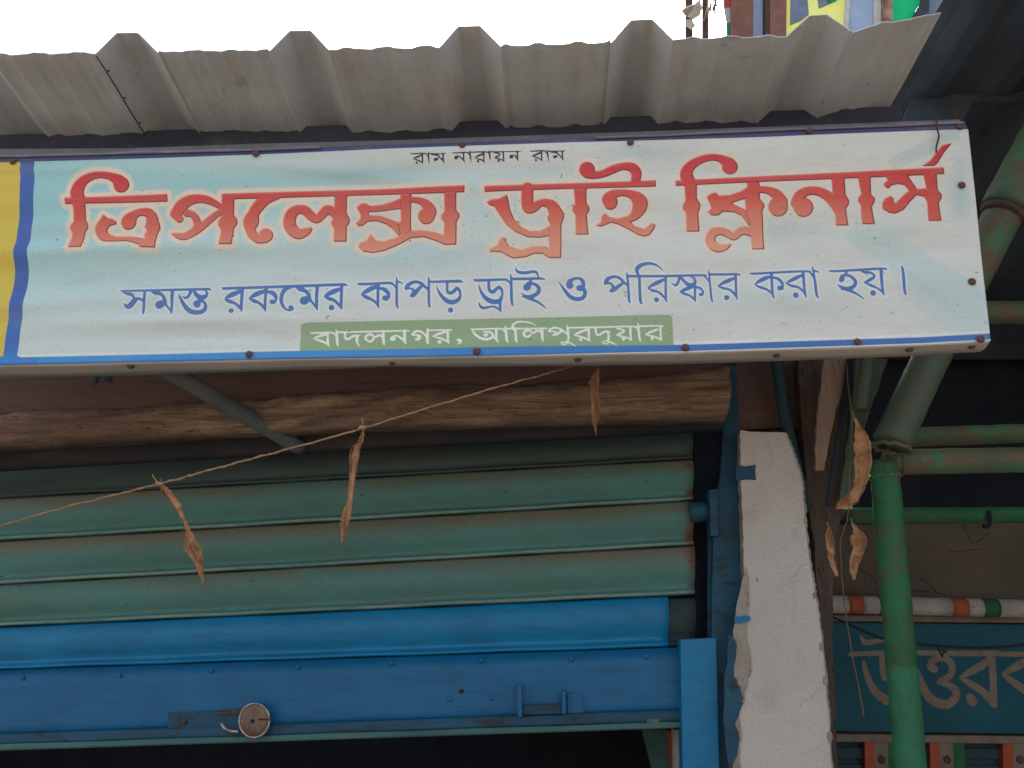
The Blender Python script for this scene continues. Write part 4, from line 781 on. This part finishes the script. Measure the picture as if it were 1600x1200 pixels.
# folded upper hem standing a little proud of the banner
def hem(name, xs0, xs1, off0, off1, mat):
    vs_, fs = [], []; n_ = 60
    for i in range(n_+1):
        x = lerp(xs0, xs1, i/n_); y = np.interp(x, top_pts[:, 0], top_pts[:, 1])
        wv = .7*math.sin(x*.02)+.5*math.sin(x*.05)
        a_, b_ = P(x, y+off0+wv, YS-.006), P(x, y+off1+wv*.3, YS-.003); vs_ += [a_, b_, b_+Vector((0, .010, .006))]
    for i in range(n_): 
        for k in range(2): fs.append((i*3+k, i*3+k+1, (i+1)*3+k+1, (i+1)*3+k))
    o = mesh(name, vs_, fs, mat, sign, True); md = o.modifiers.new('t', 'SOLIDIFY'); md.thickness = .001; return o
M['hem'] = simple('purple_grey_hem', (.26, .23, .30), (.20, .18, .26), 8, .6, c3=(.5, .45, .5), sc3=14, t3=(.55, .75), stretch=(.4, 1, 1))
hem('top_hem', -200, 500, -3.0, .5, M['hem']); hem('top_hem', 930, 1507, -2.6, .3, M['hem'])
# back panel so that light does not pass behind the sign
# nails
nails = [(389, 553.5), (745, 549), (1071, 543), (1340, 534), (1532, 530), (1503, 289), (1519, 440), (400, 240), (722, 226), (985, 222), (1265, 204), (1500, 198), (20, 252), (-60, 562)]
n0 = None
def nail(x, y, under=False):
    global n0
    if n0 is None:
        o = disc('nail', Vector((0, 0, 0)), .0066, .004, M['nail'], None, seg=14); n0 = o
        ring = tube('washer', [Vector((math.cos(t)*.0071, 0, math.sin(t)*.0071)) for t in np.linspace(0, 2*math.pi, 15)], .0008, M['iron'], None, 5)
        # washer merged into the nail head mesh
        bm = bmesh.new(); bm.from_mesh(o.data); bm.from_mesh(ring.data); bm.to_mesh(o.data); bm.free(); bpy.data.objects.remove(ring)
        t = o
    else:
        t = n0.copy(); COL.objects.link(t)
    t.parent = sign; t.matrix_parent_inverse = Matrix.Translation(-sign.location)
    if under:
        zz = P(x, np.interp(x, bot_pts[:, 0], bot_pts[:, 1]), YS).z-.004; t.location = PZ(x, y, zz); t.rotation_euler = (math.radians(90), 0, 0)
        t['label'] = 'nail seen from below on the bottom flap'
    else:
        t.location = P(x, y, YS-.003)
    s_ = random.uniform(.9, 1.05); t.scale = (s_, s_, s_)
for x, y in nails: nail(x, y)
for x, y in [(204, 572.5), (613, 567), (903, 562), (1213, 555.5), (1421, 546.5), (1518, 542)]: nail(x, y, True)
wire_pts = [(1463, 186), (1464, 200), (1467, 212), (1465, 222), (1463, 230), (1463, 238)]
o = tube('wire', [P(x, y, YS-.010) for x, y in crom(wire_pts, 4)], .0019, M['wire'], None, 6); tag(o, 'short rusty wire hanging over the top right corner of the sign', 'wire')

# ------------------------------------------------------------------ string and dry leaves
def leaf(cl, Y, mat, label, curl=3.6, twist=1.2, Yend=None):
    """curled dry leaf: centre line x, y, half width in the picture; a blade folded along its midrib and rolled"""
    c = crom(cl, 9); n_ = len(c); vs_, fs = [], []; k_ = 13; t0 = random.uniform(0, 6); w1, w2 = random.uniform(.5, .9), random.uniform(1.1, 1.7)
    for i, (x, y, wd) in enumerate(c):
        t = i/(n_-1); q_ = P(x, y, Y+.012*math.sin(t*5+t0)); r_w = max(wd, .5)*Y/F*1.12
        r_w *= 1.08+.07*math.sin(i*w1*.5+t0)+.05*math.sin(i*w2*.6)
        tw = twist*math.sin(t*4.2+t0*.3); cu = curl*(.75+.35*math.sin(t*7+t0))
        for k in range(k_):
            f = k/(k_-1)-.5; g_ = f*cu*1.35; rip = .12*math.sin(i*1.3+k*.9)*abs(f)*2
            sp_ = 1-.42*(f+.5); lx, ly = r_w*math.sin(g_)*sp_, -r_w*math.cos(g_)*.8*sp_+r_w*.3*rip
            if k in (0, k_-1): lx *= random.uniform(.82, 1.05)
            ct, st_ = math.cos(tw), math.sin(tw); vs_.append(q_+Vector((lx*ct-ly*st_, -(lx*st_+ly*ct)*.9, random.uniform(-.0014, .0014)))+Vector((random.uniform(-.0007, .0007), random.uniform(-.0007, .0007), 0)))
    for i in range(n_-1):
        for k in range(k_-1):
            if k > k_-4 and random.random() < .04: continue            # torn bits of the margin
            fs.append((i*k_+k, i*k_+k+1, (i+1)*k_+k+1, (i+1)*k_+k))
    o = mesh('dry_leaf', vs_, fs, mat, None, True); md = o.modifiers.new('t', 'SOLIDIFY'); md.thickness = .0007
    tag(o, label, 'dry leaf', 'dry leaves hanging on the string')
    tube('stem', [P(c[0][0]+dx_, c[0][1]+dy_, Y-.002) for dx_, dy_ in ((-3, -9), (-1, -4), (0, 2), (1, 8))], .0009, M['string'], o, 5)
    tube('midrib', [P(x, y, Y-.001)+Vector((0, -max(wd, .5)*Y/F*.95, 0)) for x, y, wd in c[2:-2]], .0007, M['leafdull'], o, 4)
    return o
YG = 1.50
sp = [(-170, 868, 1.52), (-60, 838, 1.51), (0, 822, YG), (120, 788, YG), (246, 757, YG), (330, 734, YG), (430, 707, YG), (565, 670, YG), (660, 640, 1.53), (760, 610, 1.58), (870, 579, 1.64), (930, 560, 1.68)]
c = crom(sp, 14)
pts = [P(x, y, z)+Vector((0, 0, random.uniform(-.0008, .0008))) for x, y, z in c]
gs = thing('jute_string', 'thin frayed jute string sagging across the shutter from behind the sign', 'string', P(0, 822, YG))
tube('strand', pts, .0017, M['string'], gs, 6, .25)
tube('strand', [p+Vector((0, 0, .0016*math.sin(i*1.1))) + Vector((0, -.0016*math.cos(i*1.1), 0)) for i, p in enumerate(pts)], .0012, M['string'], gs, 5, .25)
for (x, y) in ((248, 757), (566, 669)):
    kp = P(x, y, YG-.002); tube('knot', [kp+Vector((-.008, 0, -.003)), kp+Vector((-.003, -.002, .001)), kp+Vector((.004, 0, 0)), kp+Vector((.008, 0, .002))], [.002, .0045, .0045, .002], M['string'], gs, 8)
tube('loose_end', [P(x, y, YG-.002) for x, y in ((238, 742), (243, 750), (250, 758))], .0012, M['string'], gs, 5)
tube('loose_end', [P(x, y, YG-.002) for x, y in ((566, 652), (567, 662), (568, 670))], .001, M['string'], gs, 5)
for k in range(50):
    p_ = pts[random.randrange(20, len(pts)-1)]; tube('fibre', [p_, p_+Vector((random.uniform(-.01, .01), random.uniform(-.003, .003), random.uniform(-.006, .006)))], .0003, M['string'], gs, 4) if k < 30 else None
leaf([(253, 757, 2), (261, 768, 9), (272, 786, 12), (281, 806, 9), (290, 830, 12), (302, 855, 13), (310, 874, 9), (314, 892, 6), (318, 912, 1)], YG, M['leaf'], 'long rolled orange brown dry leaf hanging furthest left on the string', 4.2, 1.4)
leaf([(568, 673, 1), (564, 690, 5), (557, 700, 9), (552, 730, 8), (547, 758, 10), (545, 785, 8), (541, 812, 8), (538, 828, 5), (534, 848, 1.5)], YG, M['leaf'], 'narrow dry leaf hanging straight down from the knot in the middle of the string', 4.2, 1.3)
leaf([(932, 574, 8), (929, 590, 10), (930, 610, 7), (932, 635, 8), (931, 655, 7), (932, 672, 3), (932, 680, .6)], 1.66, M['leafmid'], 'dull dry leaf hanging close under the bottom edge of the sign', 3.3, .8)
leaf([(1335, 652, 2), (1343, 670, 9), (1350, 690, 14), (1352, 720, 14), (1348, 750, 12), (1342, 770, 14), (1334, 785, 22), (1330, 793, 24)], 1.70, M['leaf'], 'broad curled orange leaf hanging beside the green pole below the sign corner', 2.6, .5)
leaf([(1295, 824, 2), (1298, 845, 7), (1303, 870, 8), (1308, 900, 3)], 1.72, M['leaf'], 'small orange dry leaf below left of the broad curled one', 3.0, .6)
leaf([(1332, 818, 3), (1342, 835, 12), (1345, 852, 12), (1338, 880, 10), (1337, 905, 5)], 1.72, M['leaf'], 'ragged orange dry leaf hanging right below the broad curled one', 2.8, .6)
o = tube('string', [P(x, y, 1.71)+Vector((random.uniform(-.0012, .0012), 0, 0)) for x, y in crom([(1323, 566), (1326, 610), (1331, 650), (1328, 740), (1326, 800), (1314, 850), (1318, 930), (1330, 1010), (1343, 1080), (1350, 1120)], 6)], .0012, M['leafdull'], None, 6)
tag(o, 'thin string hanging down beside the green pole through the orange leaves', 'string')

# ------------------------------------------------------------------ posts and battens right of the pillar
def post(name, outline, Y, th, mat, label, cat='post', j=1.0, bev=.002):
    c = [(x+random.uniform(-j, j), y) for x, y in outline]; o = prism(name, c, Y, th, mat, None, bev); tag(o, label, cat); return o
post('timber_post', ragged([(1246, 560), (1256, 700), (1262, 780), (1272, 850), (1281, 950), (1290, 1050), (1297, 1150), (1302, 1290)], 5, 1)+ragged([(1316, 1290), (1308, 1150), (1304, 1050), (1302, 950), (1306, 850), (1318, 790), (1322, 700), (1326, 560)], 5, 1), 2.08, .10, M['wood_dark'], 'dark brown timber post standing against the right side of the white pillar')
post('bamboo_strip', ragged([(1287, 560), (1284, 600), (1277, 650), (1274, 700), (1276, 735)], 5, 1)+ragged([(1288, 735), (1297, 690), (1308, 640), (1322, 600), (1328, 560)], 5, 1), 2.00, .012, M['wood_strip'], 'pale split bamboo strip slanting down from behind the sign by the dark post', 'bamboo strip')
post('batten', ragged([(1338, 560), (1332, 620), (1322, 700), (1310, 790)], 5, .6)+ragged([(1325, 795), (1338, 740), (1345, 690), (1368, 620), (1388, 560)], 5, .6), 2.03, .02, M['pipe_dull'], 'grey green flat batten slanting under the sign between bamboo strip and green pole', 'batten')
post('gap_strip', [(1324, 560), (1314, 640), (1300, 730), (1291, 790), (1298, 790), (1309, 730), (1321, 650), (1331, 560)], 1.985, .01, M['black'], 'thin black strip for the dark gap between the bamboo strip and the grey batten', 'gap', .3, 0)  # black strip put in for the darkness of a gap
o = tube('teal_pipe', [P(x, y, 2.05) for x, y in crom([(1209, 545), (1217, 590), (1224, 640), (1235, 690), (1248, 745), (1256, 800)], 6)], .015, M['pipe_teal'], None, 14); tag(o, 'bent dark teal pipe coming down over the top of the white pillar', 'pipe')
post('soffit_board', [(1128, 540), (1300, 530), (1275, 640), (1240, 672), (1135, 678)], 2.12, .03, M['wood_dark'], 'dark brown boards above the top of the white pillar', 'board')
post('wood_panel', [(1150, 560), (1212, 560), (1218, 600), (1226, 668), (1150, 672)], 2.09, .02, M['wood_red'], 'dull red brown board between the shutter guide and the teal pipe', 'board')

# ------------------------------------------------------------------ green pipe stand
gp = thing('pipe_frame', 'flaking green pipe frame with slanting upper arm standing right of the shop pillar', 'pipe frame', P(1440, 1290, 2.0))
pipe('upright', (1381, 722), (1432, 1300), 1.98, 1.98, 43, M['pipe_up'], gp, .03, 60)
pipe('rail', (1384, 722), (1760, 716), 1.985, 1.99, 40, M['pipe_worn'], gp, .03, 30)
pipe('rail', (1395, 684), (1760, 672), 2.22, 2.22, 30, M['pipe_worn'], gp, .03, 30)
pipe('rail', (1320, 806), (1760, 803), 2.45, 2.45, 25, M['pipe_green'], gp, .03, 30)
pipe('rail', (1520, 488), (1760, 488), 2.15, 2.15, 36, M['pipe_worn'], gp, .03, 16)
pipe('slanting_arm', (1392, 692), (1492, 480), 1.90, 1.90, 56, M['pipe_dull'], gp, .02)
pipe('slanting_arm', (1492, 480), (1572, 328), 1.89, 1.86, 58, M['pipe_worn'], gp, .03)
pipe('slanting_arm', (1572, 332), (1720, 52), 1.86, 1.80, 78, M['pipe_worn'], gp, .03)
A = P(1570, 334, 1.86); dv = (P(1720, 52, 1.80)-A).normalized()
tube('collar', [A-dv*.012, A-dv*.004, A+dv*.004, A+dv*.012], [.050, .055, .055, .050], M['iron'], gp, 20)
def weld(c_, ax, r_):
    q = ax.normalized().to_track_quat('Z', 'Y').to_matrix()
    tube('weld_bead', [c_+q@Vector((math.cos(t)*r_, math.sin(t)*r_, .003*math.sin(t*9))) for t in np.linspace(0, 2*math.pi, 25)], [.0042+.0018*random.random() for _ in range(25)], M['pipe_worn'], gp, 7, .2)
weld(P(1394, 700, 1.90), Vector((.3, 0, 1)), .040); weld(P(1405, 722, 1.985), Vector((1, 0, 0)), .030); weld(P(1383, 745, 1.98), Vector((0, 0, 1)), .032); weld(P(1402, 806, 2.40), Vector((1, 0, 0)), .024); weld(P(1494, 478, 1.89), Vector((.5, 0, 1)), .043)
pipe('grey_tube', (1355, 560), (1345, 640), 1.95, 1.95, 22, M['pipe_dull'], gp)

# ------------------------------------------------------------------ dark roof over the neighbouring stall
nr = thing('neighbour_roof', 'dark tin roof with rusty purlin over the neighbouring stall at the right', 'roof', (2.2, 2.2, 2.6))
e0 = P(1487, 0, 1.55)
vs_, fs = [], []; m_ = 60
for j in range(2):
    for i in range(m_+1):
        x = e0.x+.02+i*.045; y = (1.0, 3.9)[j]; vs_.append((x-(.0 if j else 0), y, e0.z+.05+(.012 if i % 4 < 2 else 0)-(y-1.55)*.05))
for i in range(m_): fs.append((i, i+1, m_+2+i, m_+1+i))
o = mesh('roof_sheet', vs_, fs, M['dark_tin'], nr); md = o.modifiers.new('t', 'SOLIDIFY'); md.thickness = .003
A, B = P(1478, 158, 2.2), P(1760, 150, 2.2)
prism('purlin', [(1478, 150), (1760, 142), (1760, 158), (1480, 162)], 2.15, .05, M['rust'], nr, .002)
prism('purlin', [(1420, 196), (1760, 190), (1760, 206), (1420, 212)], 2.9, .05, M['dark_tin'], nr, .002)
prism('rafter', [(1562, 100), (1700, 100), (1700, 128), (1562, 124)], 2.6, .05, M['dark_tin'], nr, .002)
prism('gable_sheet', [(1392, 196), (1600, 186), (1800, 180), (1800, 560), (1392, 560)], 3.3, .02, M['dark_tin'], nr)
# corner flashing between the canopy and the dark roof
prism('corner_flashing', [(1408, 196), (1414, 180), (1474, 20), (1490, -60), (1800, -60), (1800, 150), (1520, 160), (1500, 196)], 1.95, .01, M['dark_tin'], nr)

# ------------------------------------------------------------------ neighbouring stall: wall, tricolour pipe, painted board
YN = 2.9
nb = thing('neighbour_stall', 'neighbouring stall with brown mud wall behind the green pipes', 'building', P(1500, 1290, YN))
prism('stall_wall', [(1190, 822), (1900, 812), (1900, 1300), (1190, 1300)], YN, .08, M['brownwall'], nb)
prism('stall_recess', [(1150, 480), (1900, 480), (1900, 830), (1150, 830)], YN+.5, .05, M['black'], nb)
w0 = P(1900, 600, YN)
box('stall_side', (w0.x, 1.2, 0), (w0.x+.06, 3.6, 3.2), M['dark_tin'], nb)
# hairline cracks in the mud wall
for pts in ([(1500, 812), (1512, 836), (1522, 848), (1545, 832)], [(1440, 905), (1452, 912), (1462, 925), (1478, 928)], [(1345, 890), (1362, 902), (1372, 915)], [(1420, 920), (1440, 925), (1455, 921)], [(1480, 860), (1500, 862), (1530, 858)]):
    c2 = [(x+random.uniform(-1, 1), y+random.uniform(-1, 1)) for x, y in crom(pts, 4)]
    tube('crack', [P(x, y, YN-.0005) for x, y in c2], .0011, M['black'], nb, 4)
ptp = thing('striped_pipe', 'horizontal white pipe with red and green painted bands on the brown wall', 'pipe', P(1440, 955, YN-.06))
bands = [(1230, 1323, 'bandwhite'), (1323, 1346, 'bandred'), (1346, 1371, 'bandwhite'), (1371, 1395, 'bandgreen'), (1395, 1484, 'bandwhite'), (1484, 1509, 'bandred'), (1509, 1533, 'bandwhite'), (1533, 1558, 'bandgreen'), (1558, 1660, 'bandwhite'), (1660, 1685, 'bandred'), (1685, 1780, 'bandwhite')]
def yb_(x): return lerp(944, 951, (x-1290)/310)
for a_, b_, mm in bands:
    o = tube('band', [P(lerp(a_, b_, t/3), yb_(lerp(a_, b_, t/3)), YN-.07) for t in range(4)], .0285, M[mm], ptp, 18)
prism('ledge', [(1230, 960), (1900, 966), (1900, 976), (1230, 970)], YN-.05, .05, M['beigestrip'], nb, .002)
# board with painted lettering: grid mesh carrying the distance to the strokes
X0, X1 = 1235, 1800; nu, nv = 300, 90
bx = np.linspace(X0, X1, nu)[None, :]+np.zeros((nv, 1)); t_ = np.linspace(0, 1, nv)[:, None]
by = (972+4*(bx-1290)/310)*(1-t_)+(1142+4*(bx-1290)/310)*t_
bw = unproj(bx, by, YN-.03); SDZ = sdf(Z, bx, by, 8)
idx = np.arange(nu*nv).reshape(nv, nu); ff = np.stack([idx[:-1, :-1], idx[1:, :-1], idx[1:, 1:], idx[:-1, 1:]], -1).reshape(-1, 4)
me = bpy.data.meshes.new('board'); me.from_pydata(bw.reshape(-1, 3).tolist(), [], ff.tolist()); me.update()
at = me.attributes.new('sd', 'FLOAT', 'POINT'); at.data.foreach_set('value', SDZ.astype(np.float32).ravel())
s = N('lettered_teal_board'); col = s.mix(s.ramp(s.noise(6), .3, .7), (.010, .10, .135), (.010, .075, .105))
lt = s.mix(s.ramp(s.noise(25), .35, .65), (.25, .19, .145), (.19, .145, .11))
ed = s.mul(s.attr('sd'), s.mul(s.noise(60, 4), 1.6), 'ADD')
col = s.mix(s.ramp(ed, 1.3, .3), col, lt); col = s.mix(s.mul(s.ramp(s.noise(200, 3), .4, .7), .3), col, (.01, .01, .01))
s.bump(s.noise(60, 5), .3, .002); M['letterboard'] = s.done(col, .7)
nbs = thing('stall_signboard', 'dark teal board painted with large beige Bengali letters below the striped pipe', 'sign', P(1440, 1140, YN-.03))
ob = link('board', me, M['letterboard'], nbs); md = ob.modifiers.new('t', 'SOLIDIFY'); md.thickness = .02; md.offset = -1
prism('ledge', [(1235, 1146), (1900, 1154), (1900, 1166), (1235, 1158)], YN-.045, .045, M['beigestrip'], nb, .002)
for i, (x, pos) in enumerate(((1351, 'leftmost, partly behind the green pole'), (1453, 'right of the green pole'), (1567, 'at the right edge of the picture'))):
    tp = thing('tricolour_post', 'tricolour striped post below the teal board, '+pos, 'post', P(x+25, 1290, YN-.04), 'striped posts below the teal board')
    for a_, b_, mm in ((0, 16, 'bandred'), (16, 36, 'beigestrip'), (36, 54, 'bandgreen')):
        prism('stripe', [(x+a_, 1156), (x+b_, 1156), (x+b_+3, 1330), (x+a_+3, 1330)], YN-.04, .036, M[mm], tp)
    disc('bolt', P(x+27, 1187, YN-.042), .011, .006, M['iron'], tp, seg=14)
prism('recess_dark_sheet', [(1235, 1160), (1900, 1166), (1900, 1330), (1235, 1330)], YN-.002, .002, M['dark_tin'], nb)  # darkness of the recess between the posts, put into a flat sheet
for k in range(4):
    prism('dark_slat', [(1235, 1168+k*26), (1900, 1172+k*26), (1900, 1188+k*26), (1235, 1184+k*26)], YN-.02, .012, M['pipe_teal'], nb)
cab = crom([(1283, 956), (1310, 968), (1345, 984), (1380, 998), (1430, 1006), (1480, 1010), (1540, 1012), (1600, 1007), (1700, 990)], 8)
o = tube('cable', [P(x, y, 2.6) for x, y in cab], .004, M['black'], None, 8); tag(o, 'thin black cable sagging across the top of the teal board', 'cable')
o = tube('cable_tie', [P(x, y, 2.59) for x, y in ((1466, 1008), (1468, 1018), (1472, 1027), (1474, 1014), (1478, 1020))], .0035, M['black'], None, 6); tag(o, 'small black knot hanging on the sagging cable', 'cable tie')
o = tube('hook', [P(x, y, 2.42) for x, y in crom([(1545, 798), (1547, 812), (1544, 822), (1536, 822)], 4)], .006, M['black'], None, 8); tag(o, 'small black hook hanging from the lowest green rail', 'hook')

# ------------------------------------------------------------------ hoardings seen above the canopy
YH = 4.2
def hb(name, pts, mat, label, cat, Y=YH, th=.04, parent=None):
    o = prism(name, pts, Y, th, mat, parent)
    if label: tag(o, label, cat)
    return o
hb('hoarding_post', [(1145, -160), (1177, -160), (1177, 90), (1143, 90)], M['redbrown'], 'left reddish brown post of the hoarding above the canopy', 'post', YH-.05, .1)
hb('hoarding_post', [(1202, -160), (1231, -160), (1228, 90), (1203, 90)], M['redbrown'], 'right reddish brown post of the hoarding beside the yellow sheet', 'post', YH-.05, .1)
hb('hoarding_post_side', [(1195, -160), (1201, -160), (1202, 90), (1196, 90)], M['iron'], 'thin dark left side of the right hoarding post', 'batten', YH-.06, .1)  # darker left side of the post, built as a separate strip
hb('blue_cloth', [(1174, -160), (1198, -160), (1198, 90), (1174, 90)], M['paleblue'], 'pale blue sheet between the two brown posts', 'sheet', YH)
yl = thing('yellow_sheet', 'yellow green sheet with grey and green shapes above the canopy', 'sheet', P(1275, 80, YH))
prism('sheet', [(1226, -160), (1345, -160), (1321, 40), (1312, 90), (1224, 90)], YH, .02, M['yellowgreen'], yl)
prism('grey_shape', [(1237, -60), (1256, -60), (1264, 22), (1252, 31), (1235, 38)], YH-.012, .01, M['greyblue'], yl)
prism('grey_shape', [(1272, -60), (1302, -60), (1301, 3), (1280, 12)], YH-.012, .01, M['greyblue'], yl)
prism('green_shape', [(1294, -40), (1310, -40), (1308, 0), (1300, 3), (1293, 0)], YH-.024, .01, M['brightgreen'], yl)
prism('pale_edge', [(1330, -160), (1338, -160), (1326, 40), (1320, 90), (1312, 90), (1320, 40)], YH-.03, .02, M['palegrey'], yl)
hb('pale_blue_sheet', [(1333, -160), (1368, -160), (1366, 90), (1328, 90), (1333, 50), (1323, 28)], M['paleblue'], 'crumpled pale blue sheet right of the yellow one', 'sheet', YH-.01)
hb('grey_strip', [(1364, -160), (1376, -160), (1377, 90), (1366, 90)], M['palegrey'], 'pale grey strip beside the rusty post above the canopy', 'strip', YH-.02)
hb('rusty_post', [(1378, -160), (1391, -160), (1397, 90), (1384, 90)], M['rust'], 'thin rusty flaking post left of the bright green sheet', 'post', YH-.06, .06)
hb('green_sheet', [(1390, -160), (1446, -160), (1438, 5), (1430, 18), (1428, 90), (1392, 90)], M['brightgreen'], 'bright green sheet above the right end of the canopy', 'sheet')
hb('dark_cloth', [(1442, -160), (1456, -160), (1451, 40), (1448, 90), (1424, 90), (1428, 22), (1440, 2)], M['dark_tin'], 'dark blue cloth between the green and grey sheets', 'cloth', YH-.02)
hb('grey_sheet', [(1452, -160), (1520, -160), (1510, 90), (1444, 90)], M['greyblue'], 'grey sheet at the far right end of the hoardings', 'sheet', YH+.02)
fg = thing('tricolour_flag', 'narrow strip of flag cloth in red, white and green left of the brown post', 'flag', P(1137, 50, YH))
prism('red_stripe', [(1124, -160), (1146, -160), (1146, 11), (1131, 13)], YH-.01, .006, M['flagred'], fg)
prism('white_stripe', [(1131, 13), (1146, 11), (1146, 34), (1135, 36)], YH-.01, .006, M['palegrey'], fg)
prism('green_stripe', [(1135, 36), (1146, 34), (1146, 90), (1137, 90)], YH-.01, .006, M['flaggreen'], fg)
hb('thin_pole', [(1070, -160), (1082, -160), (1083, 90), (1072, 90)], M['iron'], 'dark pole with a withered cream leaf above the fourth canopy rib', 'pole', 4.0, .03)
hb('thin_pole', [(1098, -160), (1109, -160), (1107, 90), (1098, 90)], M['iron'], 'dark pole with dry grass, right of the cream leaf', 'pole', 4.0, .03)
def crumple(name, pts, Y, mat, label):
    vs_ = [P(x, y, Y+random.uniform(-.03, .03)) for x, y in pts]; c_ = sum(vs_, Vector())/len(vs_)+Vector((0, -.04, 0)); n_ = len(vs_)
    o = mesh(name, vs_+[c_], [(i, (i+1) % n_, n_) for i in range(n_)], mat); md = o.modifiers.new('t', 'SOLIDIFY'); md.thickness = .004; tag(o, label, 'dry leaf')
    return o
crumple('withered_leaf', [(1064, 17), (1072, 10), (1085, 6), (1094, -2), (1097, 12), (1094, 24), (1084, 30), (1072, 26)], 3.95, M['cream'], 'withered cream leaf stuck to the left dark pole')
crumple('withered_leaf', [(1070, 30), (1082, 32), (1087, 40), (1080, 46), (1070, 40)], 3.95, M['cream'], 'smaller withered leaf under the cream one on the left dark pole')
gt = thing('dry_grass', 'tuft of dry grass tied to the right dark pole', 'dry grass', P(1115, 0, 3.95))
for k in range(16):
    x = random.uniform(1106, 1122); tube('blade', [P(x+random.uniform(-2, 6), -30, 3.95), P(x, 5, 3.95), P(x+random.uniform(-8, 6), random.uniform(20, 52), 3.95)], [.006, .004, .001], M['cream'] if k % 3 else M['leafdull'], gt, 4)
